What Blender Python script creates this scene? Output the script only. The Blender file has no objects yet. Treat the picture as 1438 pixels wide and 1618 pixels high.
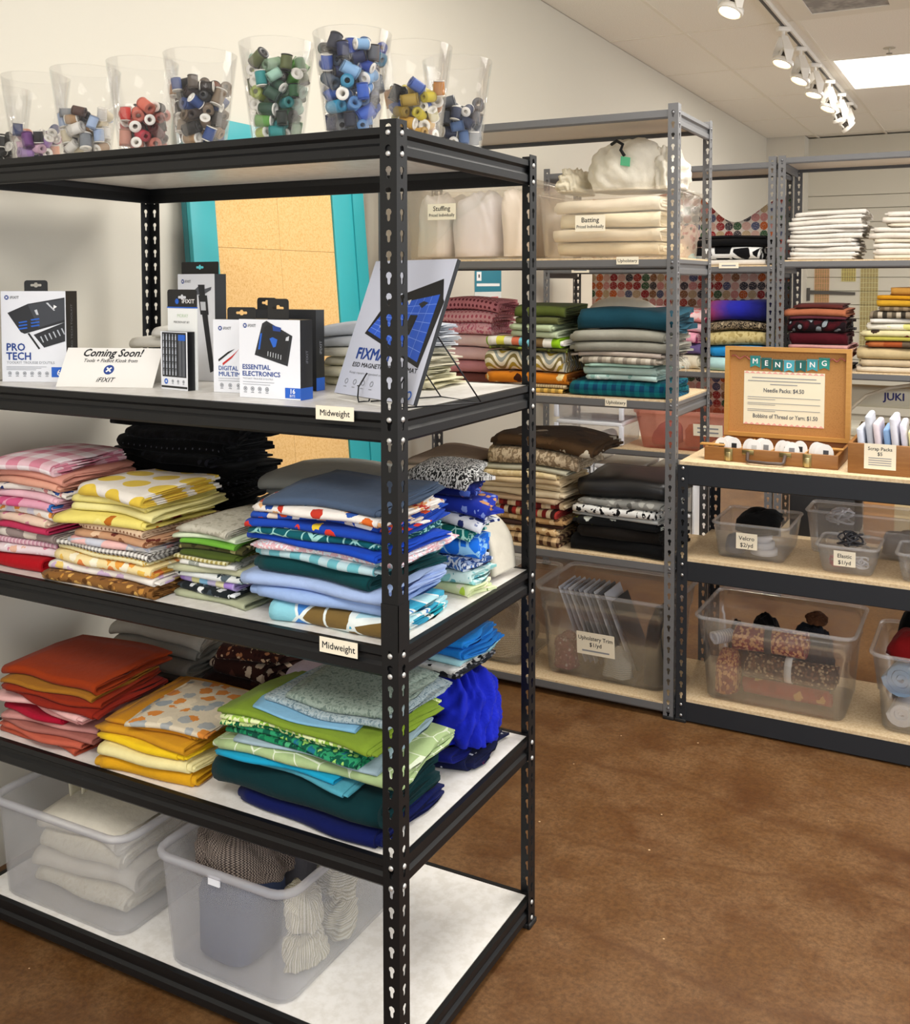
import bpy, bmesh, math, random
import numpy as np
from mathutils import Vector, Matrix

# ---------------------------------------------------------------- camera, world, lights, exposure
SC = bpy.context.scene
COL = SC.collection
CAM = np.array([0.97, -1.5454, 1.5345]); YAW, PITCH = 0.4793, -0.0456
FPX, PPX, PPY = 1594.2, 757.35, 519.84
FWD = np.array([-math.sin(YAW)*math.cos(PITCH), math.cos(YAW)*math.cos(PITCH), math.sin(PITCH)])
RGT = np.array([math.cos(YAW), math.sin(YAW), 0.0]); UPV = np.cross(RGT, FWD)
def on(px, py, ax, val):
    """photo pixel -> point where its sight line meets the plane coordinate[ax] == val"""
    d = FWD + RGT*(px-PPX)/FPX - UPV*(py-PPY)/FPX
    return CAM + d*(val-CAM[ax])/d[ax]
cam = bpy.data.cameras.new('camera'); camo = bpy.data.objects.new('camera', cam); COL.objects.link(camo)
cam.sensor_fit = 'HORIZONTAL'; cam.sensor_width = 36; cam.lens = 36*FPX/1438
cam.shift_x = (719-PPX)/1438; cam.shift_y = (PPY-809)/1438; cam.clip_start = .05
rm = Matrix((RGT, UPV, -FWD)).transposed().to_4x4(); rm.translation = Vector(CAM)
camo.matrix_world = rm
SC.camera = camo
SC.view_settings.view_transform = 'Standard'; SC.view_settings.look = 'None'
SC.view_settings.gamma = 1; SC.view_settings.use_curve_mapping = False
SC.view_settings.exposure = 0.24
SC.cycles.transparent_max_bounces = 32; SC.cycles.max_bounces = 10; SC.cycles.diffuse_bounces = 5
CEIL = 3.1; WALLX = -1.342; BACKY = 9.9

W = bpy.data.worlds.new('world'); SC.world = W; W.use_nodes = True
bg = W.node_tree.nodes['Background']; bg.inputs[0].default_value = (.93, .96, 1, 1); bg.inputs[1].default_value = 1.45

def area_light(name, loc, sx, sy, energy, color=(1, .965, .91), rot=(0, 0, 0)):
    l = bpy.data.lights.new(name, 'AREA'); l.shape = 'RECTANGLE'; l.size = sx; l.size_y = sy; l.energy = energy; l.color = color
    o = bpy.data.objects.new(name, l); COL.objects.link(o); o.location = loc; o.rotation_euler = rot
    return o
# fluorescent troffers of the shop ceiling (a regular grid; the one in view is also built as an object below)
for (tx, ty, e) in ((.45, 6.58, 50), (.45, 1.7, 48), (.45, -1.95, 42), (2.9, -1.95, 42), (2.9, 1.7, 48), (2.9, 6.58, 50)):
    area_light('troffer_light', (tx, ty, CEIL-.03), 1.15, 1.1, e)

# ---------------------------------------------------------------- materials
def lin(h):
    if isinstance(h, (tuple, list)): return tuple(h)[:3]
    h = h.lstrip('#'); v = [int(h[i:i+2], 16)/255 for i in (0, 2, 4)]
    return tuple(c/12.92 if c <= .04045 else ((c+.055)/1.055)**2.4 for c in v)
def c4(h): return (*lin(h), 1)
MATS = {}
class NT:
    def __init__(s, name):
        s.m = bpy.data.materials.new(name); s.m.use_nodes = True; s.t = s.m.node_tree; s.t.nodes.clear()
        s.out = s.n('ShaderNodeOutputMaterial'); s.p = s.n('ShaderNodeBsdfPrincipled'); s.l(s.p.outputs[0], s.out.inputs[0])
    def n(s, ty, **kw):
        nd = s.t.nodes.new(ty)
        for k, v in kw.items(): setattr(nd, k, v)
        return nd
    def l(s, a, b): s.t.links.new(a, b); return b
    def math(s, op, a, b=None, c=None):
        nd = s.n('ShaderNodeMath', operation=op)
        for i, v in enumerate((a, b, c)):
            if v is None: continue
            if hasattr(v, 'links'): s.l(v, nd.inputs[i])
            else: nd.inputs[i].default_value = v
        return nd.outputs[0]
    def mix(s, f, a, b):
        nd = s.n('ShaderNodeMix', data_type='RGBA')
        for i, v in ((0, f), (6, a), (7, b)):
            if hasattr(v, 'links'): s.l(v, nd.inputs[i])
            elif i == 0: nd.inputs[0].default_value = v
            else: nd.inputs[i].default_value = c4(v)
        return nd.outputs[2]
    def ramp(s, f, cols, const=True):
        nd = s.n('ShaderNodeValToRGB'); r = nd.color_ramp; r.interpolation = 'CONSTANT' if const else 'LINEAR'
        n = len(cols)
        while len(r.elements) < n: r.elements.new(.5)
        for i, c in enumerate(cols):
            r.elements[i].position = i/n if const else i/max(1, n-1); r.elements[i].color = c4(c)
        s.l(f, nd.inputs[0]); return nd.outputs[0]
    def uv(s, rot=0, sc=1, off=(0, 0, 0), kind='UV'):
        tc = s.n('ShaderNodeTexCoord'); mp = s.n('ShaderNodeMapping'); s.l(tc.outputs[kind], mp.inputs[0])
        mp.inputs['Rotation'].default_value = (0, 0, rot); mp.inputs['Scale'].default_value = (sc,)*3; mp.inputs['Location'].default_value = off
        return mp.outputs[0]
    def xyz(s, v):
        nd = s.n('ShaderNodeSeparateXYZ'); s.l(v, nd.inputs[0]); return nd.outputs
    def noise(s, v, sc, det=3, rough=.5):
        nd = s.n('ShaderNodeTexNoise'); nd.inputs['Scale'].default_value = sc; nd.inputs['Detail'].default_value = det; nd.inputs['Roughness'].default_value = rough
        if v is not None: s.l(v, nd.inputs['Vector'])
        return nd.outputs
    def voro(s, v, sc, feat='F1', rnd=1):
        nd = s.n('ShaderNodeTexVoronoi', feature=feat); nd.inputs['Scale'].default_value = sc; nd.inputs['Randomness'].default_value = rnd
        s.l(v, nd.inputs['Vector']); return nd.outputs
    def bump(s, h, strength=.4, dist=.004):
        b = s.n('ShaderNodeBump'); b.inputs['Strength'].default_value = strength; b.inputs['Distance'].default_value = dist
        s.l(h, b.inputs['Height']); s.l(b.outputs[0], s.p.inputs['Normal'])
    def base(s, v):
        if hasattr(v, 'links'): s.l(v, s.p.inputs['Base Color'])
        else: s.p.inputs['Base Color'].default_value = c4(v)
    def set(s, **kw):
        for k, v in kw.items(): s.p.inputs[k.replace('_', ' ')].default_value = v
def cached(fn):
    def w(*a, **k):
        key = (fn.__name__, repr(a), repr(k))
        if key not in MATS: MATS[key] = fn(*a, **k)
        return MATS[key]
    return w
@cached
def solid(c, rough=.5, metal=0, spec=.5, coat=0):
    t = NT('solid'); t.base(c); t.set(Roughness=rough, Metallic=metal); t.p.inputs['Specular IOR Level'].default_value = spec
    t.p.inputs['Coat Weight'].default_value = coat
    return t.m
@cached
def glow(c, strength):
    t = NT('glow'); t.base('ffffff'); t.p.inputs['Emission Color'].default_value = c4(c); t.p.inputs['Emission Strength'].default_value = strength
    return t.m
@cached
def plastic(alpha=.3, tint='f4f6fb', rough=.25, dif='e8ecf4', fres=.8):
    """clear to milky plastic sheet"""
    t = NT('clear_plastic'); t.t.nodes.remove(t.p)
    tr = t.n('ShaderNodeBsdfTransparent'); tr.inputs[0].default_value = c4(tint)
    df = t.n('ShaderNodeBsdfDiffuse'); df.inputs[0].default_value = c4(dif)
    tl = t.n('ShaderNodeBsdfTranslucent'); tl.inputs[0].default_value = c4(dif)
    gl = t.n('ShaderNodeBsdfGlossy'); gl.inputs[1].default_value = rough
    m0 = t.n('ShaderNodeMixShader'); m0.inputs[0].default_value = .5; t.l(df.outputs[0], m0.inputs[1]); t.l(tl.outputs[0], m0.inputs[2])
    m1 = t.n('ShaderNodeMixShader'); m1.inputs[0].default_value = alpha; t.l(tr.outputs[0], m1.inputs[1]); t.l(m0.outputs[0], m1.inputs[2])
    fr = t.n('ShaderNodeFresnel'); fr.inputs[0].default_value = 1.4
    m2 = t.n('ShaderNodeMixShader'); t.l(t.math('MULTIPLY', fr.outputs[0], fres), m2.inputs[0]); t.l(m1.outputs[0], m2.inputs[1]); t.l(gl.outputs[0], m2.inputs[2])
    t.l(m2.outputs[0], t.out.inputs[0]); return t.m

def cloth_end(t, col, rough=.92, wrinkle=1.0):
    v = t.uv(kind='Object')
    n = t.noise(v, 26, 4, .6)
    # woven thread irregularity
    col2 = t.mix(t.math('MULTIPLY', n[0], .22), col, '000000') if hasattr(col, 'links') else t.mix(t.math('MULTIPLY', n[0], .22), col, '000000')
    t.base(col2); t.set(Roughness=rough); t.p.inputs['Specular IOR Level'].default_value = .14
    t.p.inputs['Sheen Weight'].default_value = .04
    t.bump(n[0], .55*wrinkle, .006)
    return t.m
@cached
def pl(c, rough=.92): return cloth_end(NT('plain_cloth'), lin(c), rough)
@cached
def stripe(cols, w, ax=1, wob=0.):
    t = NT('striped_cloth'); o = t.xyz(t.uv())
    f = t.math('FRACT', t.math('DIVIDE', t.math('ADD', o[ax], 7.0), w))
    return cloth_end(t, t.ramp(f, cols))
@cached
def gingham(c, bgc, w, mid=None):
    t = NT('checked_cloth'); o = t.xyz(t.uv())
    a = t.math('GREATER_THAN', t.math('FRACT', t.math('DIVIDE', t.math('ADD', o[0], 5.), w)), .5)
    b = t.math('GREATER_THAN', t.math('FRACT', t.math('DIVIDE', t.math('ADD', o[1], 5.), w)), .5)
    f = t.math('MULTIPLY', t.math('ADD', a, b), .5)
    return cloth_end(t, t.mix(f, bgc, c))
@cached
def dots(bgc, fg, s, r=.28):
    t = NT('dotted_cloth'); v = t.voro(t.uv(), 1/s, 'F1', 0)
    return cloth_end(t, t.mix(t.math('LESS_THAN', v['Distance'], r), bgc, fg))
@cached
def floral(bgc, cols, s, thr=.33, off=0, core=None):
    s = s*.74; thr = thr+.07
    t = NT('floral_cloth'); uv = t.uv(off=(off, off*.7, 0))
    n = t.noise(uv, 2.2/s, 2)
    nd = t.n('ShaderNodeVectorMath', operation='MULTIPLY_ADD'); t.l(n['Color'], nd.inputs[0]); nd.inputs[1].default_value = (s*.55,)*3; t.l(uv, nd.inputs[2])
    v = t.voro(nd.outputs[0], 1/s)
    r = t.xyz(v['Color'])
    col = t.ramp(r[0], cols)
    d = t.mix(t.math('LESS_THAN', v['Distance'], thr), bgc, col)
    if core: d = t.mix(t.math('LESS_THAN', v['Distance'], thr*.35), d, core)
    return cloth_end(t, d)
@cached
def blotch(cols, s, det=2, off=0):
    t = NT('mottled_cloth'); n = t.noise(t.uv(off=(off, off, 0)), 1/s, det)
    f = t.math('MULTIPLY_ADD', n[0], 2.4, -.7)
    return cloth_end(t, t.ramp(f, cols))
@cached
def chevron(cols, w, amp=.03, wl=.1):
    t = NT('zigzag_cloth'); o = t.xyz(t.uv())
    s = t.math('MULTIPLY', t.math('SINE', t.math('MULTIPLY', o[1], 2*math.pi/wl)), amp)
    f = t.math('FRACT', t.math('DIVIDE', t.math('ADD', t.math('ADD', o[0], s), 9.), w))
    return cloth_end(t, t.ramp(f, cols))
@cached
def leaves(bgc, fg, s, w=.06, cols=None):
    """outlined leaf shapes"""
    t = NT('leaf_print_cloth'); uv = t.uv()
    v = t.voro(uv, 1/s, 'DISTANCE_TO_EDGE'); 
    b = bgc
    if cols:
        vc = t.voro(uv, 1/s); b = t.ramp(t.xyz(vc['Color'])[0], cols)
    return cloth_end(t, t.mix(t.math('LESS_THAN', v['Distance'], w), b, fg))
@cached
def discs(bgc, cols, s, r=.42):
    """rows of coloured circles"""
    t = NT('circle_patchwork_cloth'); v = t.voro(t.uv(), 1/s, 'F1', 0)
    cell = t.n('ShaderNodeVectorMath', operation='FLOOR'); sc = t.n('ShaderNodeVectorMath', operation='SCALE')
    wn = t.n('ShaderNodeTexWhiteNoise', noise_dimensions='3D'); t.l(v['Position'], wn.inputs[0])
    col = t.ramp(wn.outputs[0], cols)
    nz = t.noise(t.uv(), 9/s, 2)
    col = t.mix(t.math('MULTIPLY', t.math('GREATER_THAN', nz[0], .56), .45), col, 'f6e6d8')
    return cloth_end(t, t.mix(t.math('LESS_THAN', v['Distance'], r), bgc, col))
@cached
def wood(c1, c2, sc=1, rough=.5, stretch=8):
    t = NT('wood'); tc = t.n('ShaderNodeTexCoord'); mp = t.n('ShaderNodeMapping'); t.l(tc.outputs['Object'], mp.inputs[0])
    mp.inputs['Scale'].default_value = (2*sc, stretch*2*sc, stretch*2*sc)
    n = t.noise(mp.outputs[0], 3, 5, .6)
    t.base(t.ramp(n[0], [c1, c2, c1], False)); t.set(Roughness=rough); t.bump(n[0], .1, .002)
    return t.m
@cached
def speckle(c1, c2, sc=220, rough=.7, lo=.42, hi=.6):
    t = NT('speckled_board'); v = t.uv(kind='Object'); n = t.noise(v, sc, 3, .7)
    mr = t.n('ShaderNodeMapRange'); t.l(n[0], mr.inputs[0]); mr.inputs[1].default_value = lo; mr.inputs[2].default_value = hi
    t.base(t.mix(mr.outputs[0], c1, c2)); t.set(Roughness=rough); t.bump(n[0], .15, .001)
    return t.m
@cached
def objcol(rough=.6):
    t = NT('thread'); oi = t.n('ShaderNodeObjectInfo'); o = t.xyz(t.uv(kind='Object'))
    f = t.math('SINE', t.math('MULTIPLY', o[2], 2600))
    t.l(t.mix(t.math('MULTIPLY_ADD', f, .12, .12), oi.outputs['Color'], '000000'), t.p.inputs['Base Color']); t.set(Roughness=rough)
    return t.m

# ---------------------------------------------------------------- mesh helpers
class MB:
    """collects geometry for one mesh"""
    def __init__(s): s.v = []; s.f = []; s.mi = []; s.sm = []; s.uvs = None
    def add(s, vs, fs, mi=0, sm=False, M=None):
        o = len(s.v)
        if M is not None: vs = [tuple(M @ Vector(v)) for v in vs]
        s.v += [tuple(v) for v in vs]; s.f += [tuple(i+o for i in f) for f in fs]; s.mi += [mi]*len(fs); s.sm += [sm]*len(fs)
        return s
    def box(s, a, b, mi=0, M=None):
        (x0, y0, z0), (x1, y1, z1) = a, b
        vs = [(x0,y0,z0),(x1,y0,z0),(x1,y1,z0),(x0,y1,z0),(x0,y0,z1),(x1,y0,z1),(x1,y1,z1),(x0,y1,z1)]
        return s.add(vs, [(0,3,2,1),(4,5,6,7),(0,1,5,4),(1,2,6,5),(2,3,7,6),(3,0,4,7)], mi, False, M)
    def bbox(s, a, b, r=.004, mi=0, M=None, seg=2):
        bm = bmesh.new(); bmesh.ops.create_cube(bm, size=1)
        for v in bm.verts: v.co = Vector([(a[i]+b[i])/2+v.co[i]*(b[i]-a[i]) for i in range(3)])
        bmesh.ops.bevel(bm, geom=bm.edges[:], offset=r, segments=seg, affect='EDGES', profile=.5)
        bm.verts.ensure_lookup_table(); vs = [v.co[:] for v in bm.verts]; fs = [[v.index for v in f.verts] for f in bm.faces]; bm.free()
        return s.add(vs, fs, mi, True, M)
    def lathe(s, prof, n=24, mi=0, M=None, sm=True, caps=True):
        vs = [(r*math.cos(2*math.pi*i/n), r*math.sin(2*math.pi*i/n), z) for r, z in prof for i in range(n)]
        fs = [(k*n+i, k*n+(i+1) % n, (k+1)*n+(i+1) % n, (k+1)*n+i) for k in range(len(prof)-1) for i in range(n)]
        s.add(vs, fs, mi, sm, M)
        if caps:
            s.add(vs[:n], [tuple(range(n-1, -1, -1))], mi, False, M); s.add(vs[-n:], [tuple(range(n))], mi, False, M)
        return s
    def prism(s, poly, h0, h1, mi=0, M=None, sm=False):
        n = len(poly); vs = [(x, y, h0) for x, y in poly]+[(x, y, h1) for x, y in poly]
        s.add(vs, [tuple(range(n-1, -1, -1)), tuple(range(n, 2*n))]+[(i, (i+1) % n, n+(i+1) % n, n+i) for i in range(n)], mi, sm, M)
        return s
    def tube(s, path, r, n=8, mi=0, M=None, closed=False):
        P = [Vector(p) for p in path]; m = len(P); vs = []
        rr = r if isinstance(r, (list, tuple)) else [r]*m
        up = Vector((0, 0, 1)); prev = None
        for k in range(m):
            d = (P[(k+1) % m if closed else min(k+1, m-1)]-P[(k-1) % m if closed else max(k-1, 0)])
            if d.length < 1e-9: d = Vector((1, 0, 0))
            d.normalize()
            if prev is None:
                a = d.cross(up if abs(d.z) < .9 else Vector((1, 0, 0))).normalized()
            else: a = (prev-d*prev.dot(d)).normalized()
            prev = a; b = d.cross(a)
            vs += [P[k]+(a*math.cos(2*math.pi*i/n)+b*math.sin(2*math.pi*i/n))*rr[k] for i in range(n)]
        km = m if closed else m-1
        fs = [(k*n+i, k*n+(i+1) % n, ((k+1) % m)*n+(i+1) % n, ((k+1) % m)*n+i) for k in range(km) for i in range(n)]
        if not closed: fs += [tuple(range(n-1, -1, -1)), tuple(range((m-1)*n, m*n))]
        return s.add(vs, fs, mi, True, M)
    def mesh(s, name, mats):
        me = bpy.data.meshes.new(name); me.from_pydata(s.v, [], s.f)
        for m in (mats if isinstance(mats, (list, tuple)) else [mats]): me.materials.append(m)
        me.polygons.foreach_set('material_index', s.mi); me.polygons.foreach_set('use_smooth', s.sm)
        if s.uvs is not None:
            ul = me.uv_layers.new(name='UVMap'); li = np.empty(len(me.loops), dtype=np.int32); me.loops.foreach_get('vertex_index', li)
            ul.data.foreach_set('uv', np.asarray(s.uvs, dtype=np.float32)[li].ravel())
        me.update(); return me
    def build(s, name, mats, parent=None, loc=None, rz=0, rot=None):
        return link(name, s.mesh(name, mats), parent, loc, rz, rot)
def link(name, me, parent=None, loc=None, rz=0, rot=None):
    o = bpy.data.objects.new(name, me); COL.objects.link(o)
    if parent: o.parent = parent
    if loc is not None: o.location = loc
    o.rotation_euler = rot if rot else (0, 0, rz)
    return o
def tag(o, label, cat, group=None):
    o['label'] = label; o['category'] = cat
    if group: o['group'] = group
    return o
def thing(name, label, cat, loc=(0, 0, 0), rz=0, group=None, rot=None):
    return tag(link(name, None, None, loc, rz, rot), label, cat, group)
def struct(o): o['kind'] = 'structure'; return o
def frame(o, x, y, z=None):
    """matrix from origin o with axes x, y (z = x cross y)"""
    x = Vector(x).normalized(); y = Vector(y).normalized(); z = x.cross(y) if z is None else Vector(z)
    m = Matrix((x, y, z)).transposed().to_4x4(); m.translation = Vector(o); return m
TXT = {}
def lettering(parent, s, o, h, mat, right=(1, 0, 0), up=(0, 0, 1), align='LEFT', bold=0., shear=0., width=None, name='lettering', maxw=None):
    """flat printed words: capital height about .7 h"""
    key = (s, align, shear)
    if key not in TXT:
        cu = bpy.data.curves.new('text', 'FONT'); cu.body = s; cu.align_x = align; cu.shear = shear; cu.resolution_u = 2; cu.fill_mode = 'FRONT'
        ob = bpy.data.objects.new('text', cu); COL.objects.link(ob)
        dg = bpy.context.evaluated_depsgraph_get(); me = bpy.data.meshes.new_from_object(ob.evaluated_get(dg), depsgraph=dg)
        bpy.data.objects.remove(ob); bpy.data.curves.remove(cu)
        n = len(me.vertices); a = np.empty(n*3); me.vertices.foreach_get('co', a)
        TXT[key] = (a.reshape(-1, 3), [tuple(p.vertices) for p in me.polygons]); bpy.data.meshes.remove(me)
    co, fs = TXT[key]
    if not len(co): return None
    sx = h
    if width: sx = width/max(1e-6, co[:, 0].max()-co[:, 0].min())
    if maxw and not width and (co[:, 0].max()-co[:, 0].min())*h > maxw: sx = maxw/(co[:, 0].max()-co[:, 0].min())
    F = frame(o, right, up)
    mb = MB()
    for k, (ox, oy) in enumerate(((0, 0), (bold, 0), (-bold, 0), (0, bold), (0, -bold)) if bold else ((0, 0),)):   # bold: the same letters laid slightly apart
        mb.add([((c[0]+ox)*sx, (c[1]+oy)*h, k*.00002) for c in co], fs, 0, False, F)
    return mb.build(name, mat, parent)
def quad(parent, name, o, w, h, mat, right=(1, 0, 0), up=(0, 0, 1), th=.0004):
    F = frame(o, right, up); mb = MB().box((0, 0, -th), (w, h, 0), 0, F)
    return mb.build(name, mat, parent)
INK = solid('15171c', .6); INKG = solid('8a8d93', .6); INKB = solid('16459e', .5); INKW = solid('f4f4f4', .5)
# ---------------------------------------------------------------- the room
def wall_mat(c, sc=3):
    t = NT('painted_wall'); v = t.uv(kind='Object'); n = t.noise(v, 90, 3); n2 = t.noise(v, .8, 2)
    t.base(t.mix(n2[0], c, tuple(x*.95 for x in lin(c)))); t.set(Roughness=.7); t.bump(n[0], .06, .002); return t.m
WALLM = wall_mat('d6d1c3'); CEILM = wall_mat('ece7d8')
def floor_mat():
    t = NT('stained_concrete'); v = t.uv(kind='Object')
    n1 = t.noise(v, 1.3, 6, .62); n2 = t.noise(v, 5, 7, .7); n3 = t.noise(v, 70, 5, .75)
    f1 = t.math('MULTIPLY_ADD', n1[0], 2.2, -.6)
    a = t.ramp(f1, ['3a220c', '5a381a', '6c4a28', '5c3818', '7b5936'], False)
    f2 = t.n('ShaderNodeMapRange'); t.l(n2[0], f2.inputs[0]); f2.inputs[1].default_value = .44; f2.inputs[2].default_value = .6
    a = t.mix(t.math('MULTIPLY', f2.outputs[0], .7), a, '7d5c3a')
    f3 = t.n('ShaderNodeMapRange'); t.l(n3[0], f3.inputs[0]); f3.inputs[1].default_value = .4; f3.inputs[2].default_value = .7
    a = t.mix(t.math('MULTIPLY', f3.outputs[0], .65), a, '3a220e')
    # ochre stain seams with their own shape, and pale scuffs
    nw = t.noise(v, 2.2, 4, .6); o = t.xyz(v)
    for (k, cc, ph, wd) in ((.16, 1.42, 0, .03), (.05, .62, 1.1, .03), (-.1, 1.0, 2.2, .015)):
        d = t.math('ABSOLUTE', t.math('SUBTRACT', t.math('ADD', o[1], t.math('MULTIPLY', o[0], k)), t.math('MULTIPLY_ADD', nw[0], .25, cc-.12)))
        m = t.n('ShaderNodeMapRange'); t.l(d, m.inputs[0]); m.inputs[1].default_value = 0; m.inputs[2].default_value = wd; m.inputs[3].default_value = .8; m.inputs[4].default_value = 0
        a = t.mix(t.math('MINIMUM', t.math('MULTIPLY', m.outputs[0], n2[0]), .6), a, '4a280a')
    sp = t.voro(v, 9); a = t.mix(t.math('LESS_THAN', sp['Distance'], .028), a, 'c7a983')
    t.base(a); t.set(Roughness=.42); t.p.inputs['Specular IOR Level'].default_value = .45
    rr = t.n('ShaderNodeMapRange'); t.l(n2[0], rr.inputs[0]); rr.inputs[3].default_value = .3; rr.inputs[4].default_value = .6; t.l(rr.outputs[0], t.p.inputs['Roughness'])
    t.bump(n3[0], .12, .003); return t.m
struct(MB().box((-1.5, -4.5, -.1), (5.2, 10.2, 0)).build('floor', floor_mat()))
struct(MB().box((-1.5, -4.5, 0), (WALLX, 10.2, CEIL)).build('wall_left', WALLM))
# far wall: a projecting pier in the corner, then slatwall panels with grooves between the boards
struct(MB().box((WALLX, 9.65, 0), (-.945, 10.2, CEIL)).build('wall_corner_pier', WALLM))
back = struct(MB().box((-.945, BACKY+.03, 0), (5.2, 10.2, CEIL)).build('wall_back', wall_mat('c9c3b0')))
SLAT = wall_mat('cfcaba')
def slat(z0, z1, x0=-.945, x1=4.2): MB().box((x0, BACKY, z0+.004), (x1, BACKY+.03, z1-.004)).build('slat_board', SLAT, back)
slat(2.47, CEIL); slat(2.33, 2.47)
zz = 2.33
while zz > .2:
    slat(zz-.147, zz); zz -= .147
ceil = struct(MB().box((-1.5, -4.5, CEIL+.012), (5.2, 10.2, CEIL+.1)).build('ceiling', wall_mat('e9e5da')))
# lay-in ceiling tiles (2 x 4 ft) on a T-bar grid
TILE = speckle('f6f3ea', 'ebe7dc', 160, .85)
XS = [-1.342, -.84, -.16, 1.06, 2.28, 3.5, 4.72]; YS = [4.74+1.22*k for k in range(-7, 5)]
tm = {}
for i in range(len(XS)-1):
    for j in range(len(YS)-1):
        x0, x1, y0, y1 = XS[i], XS[i+1], YS[j], min(YS[j+1], 10.15)
        if y1-y0 < .1: continue
        if (i in (2, 4) and j in (8, 4, 1)): continue           # troffer openings
        k = (round(x1-x0, 3), round(y1-y0, 3))
        if k not in tm: tm[k] = MB().box((.004, .004, .0), (k[0]-.004, k[1]-.004, .012)).mesh('ceiling_tile', TILE)
        link('ceiling_tile', tm[k], ceil, (x0, y0, CEIL))
tb = MB()
for x in XS[1:]: tb.box((x-.011, -3.8, CEIL-.003), (x+.011, 9.9, CEIL+.004))
for y in YS: tb.box((-1.342, y-.011, CEIL-.0025), (4.7, y+.011, CEIL+.004))
tb.build('tile_grid', solid('e9e4d6', .5), ceil)
# recessed fluorescent panels
for i, j, lb in ((2, 8, 'bright square fluorescent ceiling panel beyond the track lights'), (2, 4, 'square fluorescent ceiling panel above the shelving aisle'), (2, 1, 'square fluorescent ceiling panel over the photographer'), (4, 1, 'square fluorescent ceiling panel right of the photographer'), (4, 4, 'square fluorescent ceiling panel right of the low bench'), (4, 8, 'square fluorescent ceiling panel at the far right')):
    y0 = YS[j]; t = thing('ceiling_light', lb, 'ceiling light', (XS[i], y0, CEIL), 0, 'fluorescent ceiling panels')
    MB().box((.0, .0, -.004), (1.22, .03, .03)).box((0, 1.19, -.004), (1.22, 1.22, .03)).box((0, .03, -.004), (.03, 1.19, .03)).box((1.19, .03, -.004), (1.22, 1.19, .03)).build('trim_frame', solid('f0ece2', .5), t)
    MB().box((.03, .03, .002), (1.19, 1.19, .008)).build('diffuser', glow('fffaf0', 2.2), t)
# ceiling return air vent nearer than the panel
t = thing('ceiling_vent', 'square grey return-air vent in white frame on the ceiling', 'vent', (-.17, 3.56, CEIL))
MB().box((0, 0, -.012), (.66, .06, .0)).box((0, 1.04, -.012), (.66, 1.14, .0)).box((0, .06, -.012), (.12, 1.04, .0)).box((.54, .06, -.012), (.66, 1.04, .0)).build('vent_frame', solid('e6e1d4', .5), t)
MB().box((.12, .06, -.006), (.54, 1.04, 0)).build('grille_panel', speckle('8f8d8a', 'b4b2ae', 9, .7), t)
# sprinkler
t = thing('sprinkler', 'small round fire sprinkler head on the ceiling', 'sprinkler', (.258, 5.75, CEIL))
MB().lathe([(.04, -.004), (.04, 0)], 16).lathe([(.006, -.035), (.006, -.004)], 8).build('escutcheon', solid('c9c3b4', .4, .6), t)
MB().lathe([(.02, -.04), (.02, -.036)], 12).build('deflector', solid('8d8880', .4, .8), t)

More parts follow.
